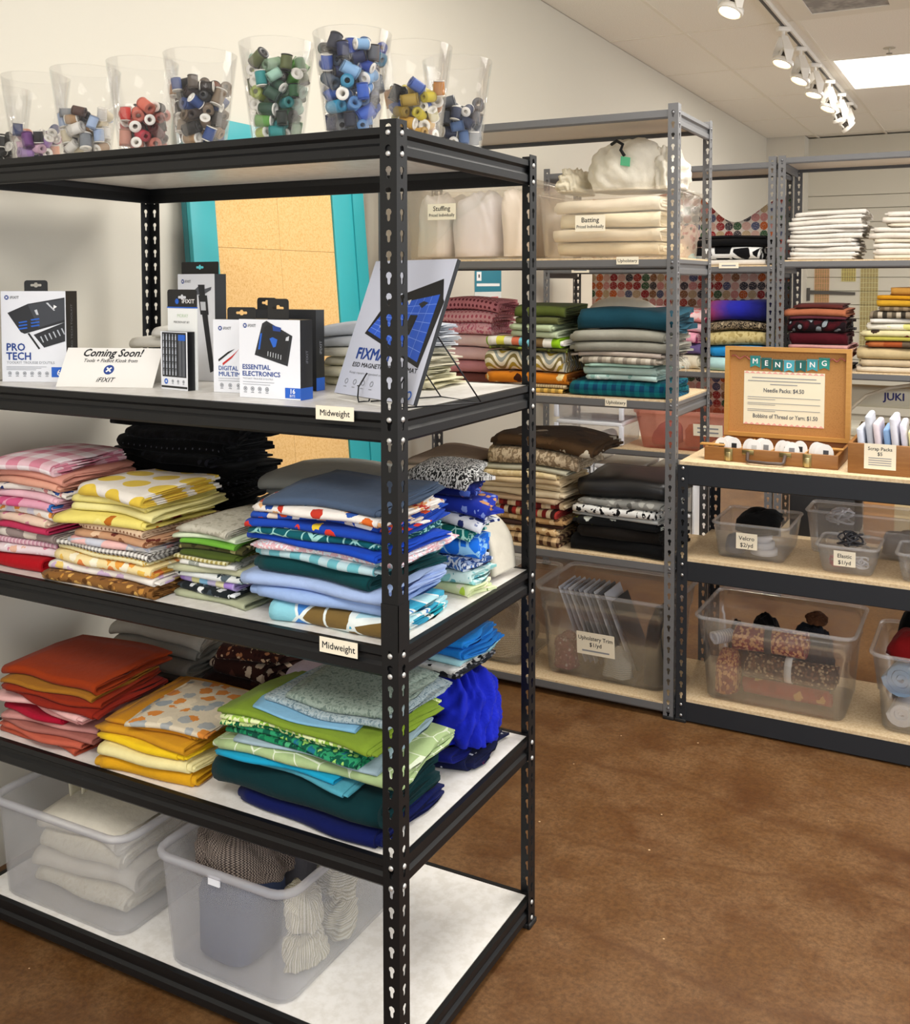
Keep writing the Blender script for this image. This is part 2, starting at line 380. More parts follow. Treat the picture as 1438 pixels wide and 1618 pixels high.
# ---------------------------------------------------------------- track lights
WH = solid('e9e5dc', .35)
TX = -.235
MB().box((TX-.02, 2.9, CEIL-.03), (TX+.02, 8.0, CEIL)).box((TX-.008, 2.9, CEIL-.034), (TX+.008, 8.0, CEIL-.03), 1).build('light_track', [WH, solid('3a3835', .5)])
tag(bpy.data.objects['light_track'], 'long white lighting track running along the ceiling', 'light track')
bulb = glow('ffe2b0', 14)
names = ['nearest white track spotlight, glowing at the top edge', 'second white track spotlight along the track, glowing', 'third white track spotlight along the track', 'fourth white track spotlight along the track', 'fifth white track spotlight along the track', 'sixth white track spotlight near the track end', 'last white track spotlight at the track end, tilted aside']
for k, (y, tilt, yaw, lens) in enumerate([(3.42, 24, 138, 1), (4.72, 22, 130, 1), (5.3, 26, 126, 1), (5.85, 18, 132, 1), (6.5, 24, 124, 1), (7.1, -28, 128, 0), (7.55, -46, 118, 0)]):
    t = thing('track_spotlight', names[k], 'spotlight', (TX, y, CEIL-.034), math.radians(yaw), 'spotlights on the ceiling track')
    MB().bbox((-.02, -.04, -.028), (.02, .04, 0), .004).build('track_adapter', WH, t)
    MB().lathe([(.011, -.06), (.011, -.028)], 10).build('swivel_stem', WH, t)
    # flared yoke: two flat arms down to the ring pivots
    for s in (-1, 1):
        MB().add([(s*.012, -.02, -.058), (s*.012, .02, -.058), (s*.066, .032, -.15), (s*.066, -.032, -.15), (s*.016, -.02, -.054), (s*.016, .02, -.054), (s*.072, .032, -.148), (s*.072, -.032, -.148),
                  (s*.066, .016, -.215), (s*.066, -.016, -.215), (s*.072, .016, -.215), (s*.072, -.016, -.215)],
                 [(0, 1, 2, 3), (7, 6, 5, 4), (0, 3, 7, 4), (1, 5, 6, 2), (3, 2, 8, 9), (6, 7, 11, 10), (2, 6, 10, 8), (7, 3, 9, 11), (8, 10, 11, 9), (0, 4, 5, 1)]).build('yoke_arm', WH, t)
    R = Matrix.Translation((0, 0, -.205)) @ Matrix.Rotation(math.radians(tilt), 4, 'X')
    MB().lathe([(.05, .012), (.063, .008), (.066, -.012), (.064, -.02), (.054, -.02), (.053, .004), (.05, .012)], 28, 0, R, True, False).build('lamp_ring', WH, t)
    b = MB(); 
    for a in range(4):
        b.box((-.006, .036, .0), (.006, .046, .05), 0, R @ Matrix.Rotation(a*math.pi/2+.4, 4, 'Z'))
    b.lathe([(.045, .05), (.03, .085), (.022, .09)], 20, 0, R); b.build('lamp_cage', WH, t)
    MB().lathe([(.02, .06), (.052, -.004), (.053, -.012)], 24, 0, R, True, True).build('reflector_bulb', solid('55504a', .3, .5) , t)
    MB().lathe([(.001, -.018), (.03, -.0165), (.051, -.013), (.051, -.011)], 24, 0, R).build('lamp_lens', bulb if lens else glow('ffe9c8', .5), t)
    if k < 6:
        l = bpy.data.lights.new('spot', 'SPOT'); l.energy = 26; l.color = (1, .84, .62); l.spot_size = math.radians(75); l.spot_blend = .7; l.shadow_soft_size = .05
        lo = bpy.data.objects.new('spot_beam', l); COL.objects.link(lo)
        lo.matrix_world = Matrix.Translation((TX, y, CEIL-.034)) @ Matrix.Rotation(math.radians(yaw), 4, 'Z') @ R @ Matrix.Translation((0, 0, -.03))
# ---------------------------------------------------------------- boltless shelving units
PIT = .0381; FL = .036; TH = .002
def keyhole(cx, cz):
    """outline of a keyhole (left half going up, right half going up)"""
    R, r = .0067, .0036; zc = cz+.005; zb = cz-.0115
    L = [(cx, zb-r*.0)]
    right = [(cx, zb-.0005), (cx+r*.75, zb+.001), (cx+r, zb+.004), (cx+r*1.02, zc-R*.8), (cx+R*.85, zc-R*.5), (cx+R, zc), (cx+R*.75, zc+R*.68), (cx, zc+R)]
    left = [(2*cx-x, z) for x, z in right]
    return left, right
def flange(H, w):
    """2-D flange with keyholes -> list of vertices (u, z), faces, open boundary edges"""
    n = int(H/PIT); V = []; F = []; E = []
    def pv(p): V.append(p); return len(V)-1
    z = 0.0
    for k in range(n+1):
        z1 = min(z+PIT, H)
        if z1-z < PIT*.9:
            if z1-z > 1e-4: F.append([pv((0, z)), pv((w, z)), pv((w, z1)), pv((0, z1))])
            break
        l, r = keyhole(w*.5, z+PIT*.5)
        bm_ = pv((w*.5, z)); tp = pv((w*.5, z1))
        li = [pv(p) for p in l]; ri = [li[0]]+[pv(p) for p in r[1:-1]]+[li[-1]]
        a, b, c, d = pv((0, z)), pv((w, z)), pv((w, z1)), pv((0, z1))
        F.append([a, bm_]+li+[tp, d]); F.append([bm_, b, c, tp]+ri[::-1])
        E += [(li[i], li[i+1]) for i in range(len(li)-1)]+[(ri[i+1], ri[i]) for i in range(len(ri)-1)]
        z = z1
    return V, F, E
POSTM = {}
def post_mesh(H, sx, sy, mat, w=FL):
    """L post; outer corner at origin; flanges run toward sx*x and sy*y"""
    key = (H, sx, sy, mat.name, w)
    if key in POSTM: return POSTM[key]
    V, F, E = flange(H, w); mb = MB()
    for ax in (0, 1):
        def P(u, z, off):
            return (sx*u, sy*off, z) if ax == 0 else (sx*off, sy*u, z)
        fl = (sx*sy < 0) ^ (ax == 1)
        vs = [P(u, z, 0) for u, z in V]+[P(u, z, TH) for u, z in V]; n = len(V)
        fs = [f if not fl else f[::-1] for f in F]+[[i+n for i in (f[::-1] if not fl else f)] for f in F]+[(a, b, b+n, a+n) for a, b in E]
        fs += []
        mb.add(vs, fs)
        o = [P(w, 0, 0), P(w, H, 0), P(w, H, TH), P(w, 0, TH)]; mb.add(o, [(0, 1, 2, 3)])
        o = [P(0, H, 0), P(w, H, 0), P(w, H, TH), P(0, H, TH)]; mb.add(o, [(0, 1, 2, 3)])
    POSTM[key] = mb.mesh('post', mat); return POSTM[key]
PROF_DBL = [(0, 0), (0, -.013), (-.007, -.019), (-.007, -.028), (-.001, -.034), (-.001, -.05), (-.005, -.055), (-.012, -.055), (-.012, -.05), (-.010, -.03), (-.012, -.018), (-.012, 0)]
PROF_LOW = [(0, 0), (0, -.024), (-.004, -.03), (-.014, -.03), (-.014, -.026), (-.006, -.024), (-.006, -.004), (-.014, -.003), (-.014, 0)]
PROF_FLAT = [(0, 0), (0, -.066), (-.006, -.07), (-.014, -.07), (-.014, -.065), (-.006, -.063), (-.006, -.003), (-.014, -.003), (-.014, 0)]
def beam_mesh(prof, L, mat):
    key = ('beam', id(prof), round(L, 4), mat.name)
    if key not in POSTM:
        # local: beam along +x, outward is -y, top at z 0
        n = len(prof); vs = [(x, -o, z) for x in (0, L) for o, z in prof]
        mb = MB().add(vs, [tuple(range(n)), tuple(range(2*n-1, n-1, -1))]+[(i, n+i, n+(i+1) % n, (i+1) % n) for i in range(n)])
        POSTM[key] = mb.mesh('beam', mat)
    return POSTM[key]
RIV = {}
def rivets(root, x, y, z, face, mat, prof_h):
    if mat.name not in RIV: RIV[mat.name] = MB().lathe([(.0052, 0), (.0048, .0016), (.003, .0028), (.0005, .003)], 10).mesh('rivet', mat)
    for dz in (-.011, -.049) if prof_h > .04 else (-.012,):
        rot = {'-y': (math.pi/2, 0, 0), '+x': (0, math.pi/2, 0), '+y': (-math.pi/2, 0, 0), '-x': (0, -math.pi/2, 0)}[face]
        o = link('rivet', RIV[mat.name], root, (x, y, z+dz)); o.rotation_euler = rot
PALE = solid('ded6ca', .55)
def rack(name, label, x0, y0, Wd, D, H, zs, mat, deckm, front, side, rivm, deck_on=False, rear=None, deckt=.014, posth=None):
    t = thing(name, label, 'shelving unit', (x0, y0, 0), 0, 'steel shelving units')
    for sx, sy, px, py in ((1, 1, 0, 0), (-1, 1, Wd, 0), (1, -1, 0, D), (-1, -1, Wd, D)):
        link('post', post_mesh(H, sx, sy, mat), t, (px, py, 0))
        MB().bbox((-.004 if sx > 0 else -FL, -.004 if sy > 0 else -FL, .0), (FL if sx > 0 else .004, FL if sy > 0 else .004, .012), .002).build('post_foot', solid('151515', .6), t, (px, py, 0))
    g = .003
    for zi, z in enumerate(zs):
        on_top = deck_on and (zi > 0 or len(zs) < 4)          # the highest deck of a tall unit is let into its frame
        bz = z-(.012 if front is PROF_FLAT else .007) if on_top else z
        link('beam', beam_mesh(front, Wd-.01, mat), t, (.005, g, bz))
        link('beam', beam_mesh(front, Wd-.01, mat), t, (Wd-.005, D-g, bz), math.pi)
        link('beam', beam_mesh(side, D-.01, mat), t, (Wd-g, .005, bz), math.pi/2)
        link('beam', beam_mesh(side, D-.01, mat), t, (g, D-.005, bz), -math.pi/2)
        e = .004 if on_top else .0165
        MB().box((e, e, z-deckt), (Wd-e, D-e, z-.0005)).build('deck_board', deckm if on_top or not deck_on else PALE, t)
        ph = -front[5][1] if len(front) > 9 and front is PROF_DBL else -min(p[1] for p in front)
        for (px, py, fa, dx, dy) in ((Wd, 0, '-y', -FL*.5, 0), (Wd, 0, '+x', 0, FL*.5), (Wd, D, '+x', 0, -FL*.5), (0, 0, '-y', FL*.5, 0)):
            rivets(t, px+dx, py+dy, bz, fa, rivm, .05 if fa in '+x' or front is not PROF_LOW else .03)
    return t
def paint_mat(c, rough=.45):
    t = NT('painted_steel'); v = t.uv(kind='Object'); n = t.noise(v, 60, 3); s = t.noise(v, 300, 2)
    m = t.n('ShaderNodeMapRange'); t.l(s[0], m.inputs[0]); m.inputs[1].default_value = .74; m.inputs[2].default_value = .8
    t.base(t.mix(t.math('MULTIPLY', m.outputs[0], .5), c, '8a8378')); t.set(Roughness=rough); t.p.inputs['Specular IOR Level'].default_value = .35; t.bump(n[0], .03, .002); return t.m
BLACK = paint_mat('0d0e10', .45); GREY = paint_mat('69696a', .42); DARK = paint_mat('23262b', .5)
RIVL = solid('c9c9c6', .35, .6); RIVG = solid('77777a', .35, .7); RIVS = solid('b9b9b9', .35, .8)
WDECK = speckle('e9e7e3', 'dedbd5', 30, .38); TAN = speckle('dcc6a2', 'cbb088', 120, .6)
Z = [1.816, 1.296, .859, .4583, .0696]
RK = rack('black_shelving_unit', 'black steel shelving unit with white decks in the foreground', -1.22, 0, 1.22, .61, 1.829, Z, BLACK, WDECK, PROF_DBL, PROF_DBL, RIVL)
# sleeve joining the two halves of each post
for sx, sy, px, py in ((1, 1, 0, 0), (-1, 1, 1.22, 0), (1, -1, 0, .61), (-1, -1, 1.22, .61)):
    mb = MB(); e = .0012; a, b = .858, .945
    mb.box((min(-e*sx, sx*(FL+.001)), min(-e*sy, 0), a), (max(-e*sx, sx*(FL+.001)), max(-e*sy, 0), b))
    mb.box((min(-e*sx, 0), min(-e*sy, sy*(FL+.001)), a), (max(-e*sx, 0), max(-e*sy, sy*(FL+.001)), b))
    mb.build('post_sleeve', BLACK, RK, (px, py, 0))
AY = 1.853; AX = -1.25
ZA = [2.13, 1.624, 1.126, .553, .058]
RA = rack('grey_shelving_unit', 'tall grey steel shelving unit behind the black one, with cream bins on top', AX, AY, 1.22, .457, 2.15, ZA, GREY, TAN, PROF_LOW, PROF_DBL, RIVG, True)
BY = 3.45
ZB = [2.118, 1.622, 1.095, .672, .17]
RB = rack('grey_shelving_unit', 'grey steel shelving unit at the back against the left wall', -1.236, BY, 1.22, .457, 2.145, ZB, GREY, TAN, PROF_LOW, PROF_DBL, RIVG, True)
ZC = [2.135, 1.645, 1.117, .80]; ZC2 = .30
RC = rack('grey_shelving_unit', 'grey steel shelving unit at the back right holding white linens', -.006, BY, 1.22, .457, 2.145, ZC+[ZC2], GREY, TAN, PROF_LOW, PROF_DBL, RIVG, True)
ZE = [.918, .582, .086]
RE = rack('low_shelving_bench', 'low charcoal steel shelving bench carrying the mending case', -.020, AY, 1.22, .457, .905, ZE, DARK, TAN, PROF_FLAT, PROF_FLAT, RIVS, True, deckt=.016)
# the bench top overhangs its frame a little at the front
# ---- shelf tags
CARD = solid('efe6cf', .7)
def card(parent, wx, wy, wz, w, h, lines, mat=CARD, ink=INK, right=(1, 0, 0), up=(0, 0, 1), name='label_card'):
    """card given by world lower-left corner; lines: (text, rel size, rel y)"""
    M = parent.matrix_basis.inverted(); o = M @ Vector((wx, wy, wz)); r = (M.to_3x3() @ Vector(right)).normalized(); u = (M.to_3x3() @ Vector(up)).normalized()
    c = quad(parent, name, o, w, h, mat, r, u, .0008); n = r.cross(u)
    for s, rs, ry in lines:
        if s is None:      # a line of print too small to read
            MB().box((-w*.36, 0, 0), (w*.36, h*rs*.4, .0002), 0, frame(o+n*.0002+r*(w/2)+u*(h*ry), r, u)).build('small_print', INKG, c); continue
        lettering(c, s, o+n*.0003+r*(w/2)+u*(h*ry), h*rs, ink, r, u, 'CENTER', .012, 0, None, maxw=w*.9)
    return c
def px_card(parent, px0, px1, py0, py1, ax, val, lines, **k):
    a = on(px0, py1, ax, val); b = on(px1, py1, ax, val); c = on(px0, py0, ax, val)
    return card(parent, a[0], a[1], a[2], float(np.linalg.norm(b-a)), float(c[2]-a[2]), lines, **k)
px_card(RK, 499, 559, 640, 662, 1, -.003, [('Midweight', .62, .3)])
px_card(RK, 505, 564, 1005, 1029, 1, -.003, [('Midweight', .62, .3)])
px_card(RA, 974, 1009, 406, 418, 1, AY-.002, [('Upholstery', .6, .3)])
px_card(RA, 956, 990, 629, 641, 1, AY-.002, [('Upholstery', .6, .3)])
px_card(RB, 903, 931, 423, 431, 1, BY-.002, [(None, .6, .35)])
px_card(RB, 1136, 1167, 415, 424, 1, BY-.002, [(None, .6, .35)])
# ---------------------------------------------------------------- folded cloth
ORD = ['bottom', 'second', 'third', 'fourth', 'fifth', 'sixth', 'seventh', 'eighth', 'ninth', 'tenth', 'eleventh', 'twelfth', 'thirteenth', 'fourteenth']
def fold_geo(w, d, t, rng, m=2, nx=13, ny=6, na=7, rag=.012, wav=.008):
    """nested U folds: rounded fold along the front (y=0), cut ends at x = +-w/2; returns verts (n,3), faces, uvs"""
    V = []; F = []; U = []
    p = t/(2*m)
    u0, v0 = rng.random()*3, rng.random()*3
    ph = [rng.random()*6.28 for _ in range(6)]
    for k in range(m):
        zb = (k+.5)*p; R = t/2-zb; yc = t*.5
        hw = p*.5 if k < m-1 else min(p*.5, R*.98)
        hw *= .97
        path = []           # (y, z, ny, nz)
        dk = d*(1-.03*k*rng.random())
        for i in range(ny): path.append((dk-(dk-yc)*i/ny, zb, 0, -1))
        for i in range(na):
            a = -math.pi/2-math.pi*i/(na-1); path.append((yc+R*math.cos(a)*1.0, t/2+R*math.sin(a), math.cos(a), math.sin(a)))
        dk2 = d*(1-.05*rng.random())
        for i in range(1, ny+1): path.append((yc+(dk2-yc)*i/ny, t-zb, 0, 1))
        n = len(path); A = np.array(path)
        s = np.concatenate([[0], np.cumsum(np.hypot(np.diff(A[:, 0]), np.diff(A[:, 1])))])
        outer = A[:, :2]+A[:, 2:]*hw; inner = A[:, :2]-A[:, 2:]*hw
        loop = np.concatenate([outer, inner[::-1]]); ls = np.concatenate([s, s[::-1]])
        N = 2*n; base = len(V)
        e0, e1 = rng.uniform(-rag, rag), rng.uniform(-rag, rag)
        xs = np.linspace(0, 1, nx)
        for j, q in enumerate(xs):
            # ragged cut ends
            xx = -w/2+e0+(w-e0+e1)*q
            for i in range(N):
                y, z = loop[i]
                xe = xx+(rag*.5*math.sin(ls[i]*40+ph[0]+k) if j in (0, nx-1) else 0)
                yw = wav*(math.sin(xx*13+ph[1])+.6*math.sin(xx*31+ph[2]))*max(0, 1-y/(d*.6))
                V.append((xe, y+yw, z)); U.append((u0+ls[i], v0+xx))
        for j in range(nx-1):
            for i in range(N):
                a = base+j*N+i; b = base+j*N+(i+1) % N
                F.append((a, a+N, b+N, b))
        F.append(tuple(base+i for i in range(N))); F.append(tuple(base+(nx-1)*N+N-1-i for i in range(N)))
    return np.array(V), F, U
def smoothnoise(x, y, z, ph):
    return .7*np.sin(x*10+ph[0]+z*7)*np.cos(y*8+ph[1])+.3*np.sin(x*18+y*13+ph[2]+z*12)
def stack(name, x0, x1, y0, y1, z0, H, items, seed=1, taper=(0, 0), amp=.010, jit=.010, rot=4, rz=0, dome=.12, m=2, names='folded_fabric', cat='fabric', noun='folded fabric', group=None, rag=.012, wav=.006, order=True, shear=(0, 0)):
    """a pile of folded fabrics; each fabric is an object of its own; items listed bottom to top"""
    rng = random.Random(seed); tot = sum(i[2] for i in items); zc = 0.0; objs = []
    ph = [rng.random()*6.28 for _ in range(4)]
    amp = min(amp, H*.045)
    cx, cy = (x0+x1)/2, (y0+y1)/2
    ca, sa = math.cos(rz), math.sin(rz)
    for k, it in enumerate(items):
        desc, mat, rt = it[:3]; o = it[3] if len(it) > 3 else {}
        t = rt/tot*H; fr = (zc+t/2)/H
        a0 = x0+taper[0]*fr+rng.uniform(-jit, jit)+o.get('l', 0); a1 = x1+taper[1]*fr+rng.uniform(-jit-.014, jit*.6)+o.get('r', 0)
        yf = y0+rng.uniform(-jit, jit)+o.get('f', 0)+shear[1]*fr; dd = (y1-y0)*o.get('d', 1)*rng.uniform(.88, 1)
        V, F, U = fold_geo(a1-a0, dd, t*.92, rng, o.get('m', m if t > .012 else 1), rag=o.get('rag', rag), wav=o.get('wav', wav))
        an = math.radians(rng.uniform(-rot, rot)+o.get('rot', 0))
        x = V[:, 0]*math.cos(an)-(V[:, 1]-dd/2)*math.sin(an); y = V[:, 0]*math.sin(an)+(V[:, 1]-dd/2)*math.cos(an)
        X = x+(a0+a1)/2+shear[0]*fr; Y = y+yf+dd/2; Zz = V[:, 2]+zc
        # the pile slumps toward its rim and ripples; displacement grows with height so neighbours keep clear of each other
        ex = np.clip(np.abs(X-cx-(taper[0]+taper[1])/4)/((x1-x0)/2+.03), 0, 1.25); ey = np.clip((cy-Y)/((y1-y0)/2), -1, 1.2)
        sc = 1-dome*(ex**3*.6+np.clip(ey, 0, 2)**3*.4)
        last = k == len(items)-1
        Zn = np.clip(Zz/H, 0, 1)
        A = amp+(o.get('amp', amp)-amp)*(1 if last else .5)
        Zz = Zz*sc+Zn**.8*amp*smoothnoise(X, Y, Zz*1.5, ph)
        if last and A > amp: Zz = Zz+(A-amp)*(smoothnoise(X*1.9, Y*1.9, Zz*2, ph[::-1])+1)*np.clip((V[:, 2])/t, 0, 1)
        Zz = np.maximum(Zz, .0008+V[:, 2]*.02)
        if 'droop' in o:      # the overhanging right end hangs down past the pile: (length, drop)
            s0, dz = o['droop']; q = np.clip((X-x1-taper[1]*fr-.022)/s0, 0, 1.5); Zz = np.maximum(Zz-dz*q**1.6, .001)
        Xw = cx+(X-cx)*ca-(Y-cy)*sa; Yw = cy+(X-cx)*sa+(Y-cy)*ca
        ox, oy, oz = float(Xw.mean()), float(Yw.mean()), float(Zz.min())
        mb = MB(); mb.v = list(zip((Xw-ox).tolist(), (Yw-oy).tolist(), (Zz-oz).tolist())); mb.f = F; mb.mi = [0]*len(F); mb.sm = [len(f) < 6 for f in F]; mb.uvs = U
        ob = mb.build(o.get('name', names), mat, None, (ox, oy, z0+oz))
        pos = 'bottom of the ' if k == 0 else 'top of the ' if k == len(items)-1 else ORD[min(k, 13)]+' up in the '
        nn = o.get('noun', noun); lb = desc+' '+nn+(', '+pos+name if order else ' '+name)
        if len(lb.split()) > 16: lb = lb.replace('folded fabric', 'fabric')
        tag(ob, lb, o.get('cat', cat), group or ('fabrics in the '+name))
        objs.append(ob); zc += t
    return objs
def lump(name, label, cat, loc, sx, sy, sz, mat, seed=1, amp=.12, fr=3., pw=.75, rz=0, nu=28, nv=16, group=None, flat=.35, rot=None, parent=None, crease=0.):
    """bunched soft bundle: superellipsoid with creases"""
    rng = random.Random(seed); P = [(rng.uniform(-1, 1)*fr, rng.uniform(-1, 1)*fr, rng.uniform(-1, 1)*fr, rng.random()*6.28) for _ in range(9)]
    V = []; U = []
    for j in range(nv+1):
        th = math.pi*j/nv
        for i in range(nu):
            a = 2*math.pi*i/nu
            c = lambda q, e: math.copysign(abs(q)**e, q)
            x, y, z = c(math.sin(th), pw)*c(math.cos(a), pw), c(math.sin(th), pw)*c(math.sin(a), pw), c(math.cos(th), pw)
            n = sum(math.sin(x*p[0]+y*p[1]+z*p[2]+p[3]) for p in P[:5])/5
            cr = abs(sum(math.sin(2.1*(x*p[1]+y*p[2]+z*p[0])+p[3]) for p in P[5:])/4)
            s = 1+amp*(n*1.4-cr*.9)
            if crease:
                for q, f_ in enumerate((1.6, 2.9, 5.2)):
                    p = P[q]; p2 = P[q+3]; w_ = .8*math.sin(x*p2[0]+y*p2[1]+z*p2[2]+p2[3]); s += crease*(abs(math.sin(f_*(x*p[2]+y*p[0]+z*p[1])*.8+p[3]+w_*2))-.5)/(1+q*.9)
            V.append((x*s*sx, y*s*sy, max(z*s, -flat*1.0 if flat else -9)*sz)); U.append((a/6.28*(sx+sy)*3, th*sz))
    A_ = np.array(V); lo_, hi_ = A_.min(0), A_.max(0); A_ = (A_-lo_)/(hi_-lo_); V = [((q[0]*2-1)*sx, (q[1]*2-1)*sy, q[2]*sz*1.35) for q in A_.tolist()]
    F = [(j*nu+i, (j+1)*nu+i, (j+1)*nu+(i+1) % nu, j*nu+(i+1) % nu) for j in range(nv) for i in range(nu)]
    mb = MB(); mb.v = V; mb.f = F; mb.mi = [0]*len(F); mb.sm = [True]*len(F); mb.uvs = U
    o = mb.build(name, mat, parent, loc, rz, rot)
    if label: tag(o, label, cat, group)
    return o
def roll(name, label, cat, loc, L, r, mat, rot=(0, 0, 0), seed=1, turns=4, group=None, flat=1.0):
    """rolled fabric, axis along x; spiral visible at the ends"""
    rng = random.Random(seed); n = turns*14; pts = []
    for i in range(n+1):
        q = i/n; a = q*turns*2*math.pi; rr = .12*r+.88*r*q; pts.append((rr*math.cos(a), rr*math.sin(a)*flat))
    th = r*.88/turns*.42
    A = np.array(pts); T = np.gradient(A, axis=0); T /= np.linalg.norm(T, axis=1)[:, None]; N = np.stack([-T[:, 1], T[:, 0]], 1)
    o1 = A+N*th; o2 = A-N*th; loop = np.concatenate([o1, o2[::-1]]); nl = len(loop); nx = 8
    s = np.concatenate([[0], np.cumsum(np.hypot(*np.diff(A, axis=0).T))]); ls = np.concatenate([s, s[::-1]])
    V = []; U = []; zz = r*flat*1.06
    for j in range(nx+1):
        x = L*(j/nx-.5); k = 1+.05*math.sin(x*21+seed)
        for i in range(nl):
            V.append((x+(.006*math.sin(ls[i]*30) if j in (0, nx) else 0), loop[i][0]*k, loop[i][1]*k+zz)); U.append((ls[i], x+seed))
    F = [(j*nl+i, j*nl+(i+1) % nl, (j+1)*nl+(i+1) % nl, (j+1)*nl+i) for j in range(nx) for i in range(nl)]
    F += [tuple(range(nl-1, -1, -1)), tuple(nx*nl+i for i in range(nl))]
    mb = MB(); mb.v = V; mb.f = F; mb.mi = [0]*len(F); mb.sm = [len(f) < 6 for f in F]; mb.uvs = U
    o = mb.build(name, mat, None, loc, 0, rot)
    return tag(o, label, cat, group)

# ================================================================ black unit, third shelf
z = Z[2]
stack('pink stack on the black unit', -1.178, -.985, .045, .30, z, .27, [
    ('crimson red', pl('b3121d'), 4.2), ('pale pink floral', floral('f0dfe2', ['d98aa0', 'e8b9a0', 'ffffff'], .03), 2.6), ('mauve striped', stripe(['d9a9b6', 'e9cdd4', 'c98fa3'], .012), 1.8),
    ('taupe heart-print', floral('9a8a86', ['efe6d9', 'e6dccd'], .075, .38), 3.0), ('raspberry', pl('c2365c'), 1.8), ('peach floral', floral('f3d6c0', ['e58a55', 'd98aa0', 'f5e7c8'], .04), 2.6),
    ('white and orange floral', floral('f1ebe2', ['f0a14e', 'e9c3a9', 'd8d8e6'], .05), 2.6), ('pink, blue-flowered', floral('e9a9bf', ['3b78c4', 'd85c8c', 'f0d0dc'], .07), 2.4, {'noun': 'piece'}), ('plain light pink', pl('edbfcb'), 2.2),
    ('white and navy floral', floral('e9e2da', ['27386e', 'c98a8a', '3d5c9e'], .028), 1.9), ('dusty peach', pl('e2a68f'), 2.3), ('salmon peach', pl('dd9a88'), 2.3), ('pink and white checked', gingham('d98a9e', 'f5e9ec', .07), 3.4)],
    seed=3, taper=(0, .06), dome=.07, jit=.01, rag=.014, m=3, amp=.003)
stack('yellow stack on the black unit', -.965, -.636, .022, .27, z, .238, [
    ('brown and gold scroll-print', floral('8a5f30', ['d9a95a', '5d3a17', 'c28a3e'], .022), 2.6), ('white and lilac floral', floral('f4efe6', ['d9c0e0', 'f0d27a', 'f0d8e0'], .05), 2.2, {'noun': 'fabric'}),
    ('orange and yellow leaf-print', floral('f6e2a8', ['f0a94a', 'e88a4a', 'f3c75c', 'fdf6dc'], .04, .4), 3.0), ('small yellow print', dots('f5e9b4', 'e0b64a', .014), 1.5), ('white and black geometric', gingham('5c5650', 'f4f1ea', .012), 1.7),
    ('pink and grey triangle-print', leaves('f0c0bd', 'c9ccd8', .06, .03, ['f2c3bf', 'cfd3e0', 'e9e6e2', 'eeb0ae']), 2.0, {'l': .03}), ('tan and brown floral', floral('c99b78', ['6d2f26', '8d5b3e', 'e7c6a6'], .05), 1.7, {'l': .05}), ('beige dotted', dots('dcc0a2', '8a6048', .012, .22), 1.9, {'l': .05}),
    ('yellow flowered', floral('efe07a', ['c2701f', '8a2f1d', 'f6f0a8', 'f4e88e'], .085, .25), 2.6, {'l': .0}), ('pale lemon', pl('efe6a0'), 2.0), ('lemon yellow', pl('ece08c'), 2.0), ('white with big yellow dots', dots('ece6dc', 'e6c64a', .085, .36), 3.4, {'l': .02})],
    seed=5, taper=(.10, -.005), dome=.10, jit=.01, m=3)
BK = [blotch(['030304', '070708', '121216', '060607'], .03, 4), pl('050506'), dots('060607', '4a4a52', .02, .10), floral('060607', ['16161a', '26262c', '0a0a0c'], .03)]
stack('black pile on the black unit', -1.10, -.71, .345, .555, z, .345, [(('matte black', 'plain black', 'black dotted', 'black textured')[k % 4], BK[k % 4], 1+.4*(k % 3), {'l': (-.05 if k in (5, 6) else 0)}) for k in (1, 0, 1, 3, 1, 0, 2, 1, 3, 2, 0, 1)],
    seed=8, amp=.012, jit=.022, rag=.025, dome=.06, m=2)
stack('sage green stack on the black unit', -.600, -.425, .06, .295, z, .165, [
    ('plain sage', pl('aeb394'), 1.8, {'l': -.005, 'r': .03}), ('black and white flowered', floral('1d2326', ['eceff0', 'd5d8dc', '38424a'], .03, .38), 1.8, {'r': .0}), ('pastel striped', stripe(['b9a5dc', 'd9d49a', '8cc0e2', 'cfc6e6', 'e6e0b4', 'a889d2'], .14), 2.0),
    ('white and charcoal floral', floral('dfe3e2', ['2b3842', '9fb4bd', '56646c'], .035), 1.5), ('grey sage', pl('bdbf9f'), 1.9), ('white sprigged', floral('e6e6e0', ['9a9f96', 'c8cbc4'], .018), 1.2), ('cream dotted', dots('e2dcae', 'a89a55', .012), 1.1),
    ('deep moss green', pl('4a5a22'), 1.4), ('olive leaf-print', floral('4c4a2a', ['a8a06c', '2f2e18'], .022), 1.3), ('bright grass green', pl('6fae3c'), 1.3), ('pale mint', pl('d6e2c4'), 1.2), ('stone grey linen', blotch(['b9b5a4', 'c6c2b2', 'aaa695'], .02, 5), 2.2)],
    seed=11, dome=.1, jit=.008)
stack('grey stack behind the blue one', -.585, -.275, .327, .555, z, .238, [
    ('dark indigo', pl('232a3a'), 2.5), ('slate blue', pl('48546a'), 2.2), ('washed charcoal', pl('4c4f52'), 2.0), ('light slate', pl('8a93a2'), 1.4), ('blue-grey', pl('6d7682'), 1.4), ('mid grey denim', pl('7d7e7b'), 1.6), ('ash grey denim', pl('8a8b86'), 1.8)],
    seed=13, dome=.1, rot=6)
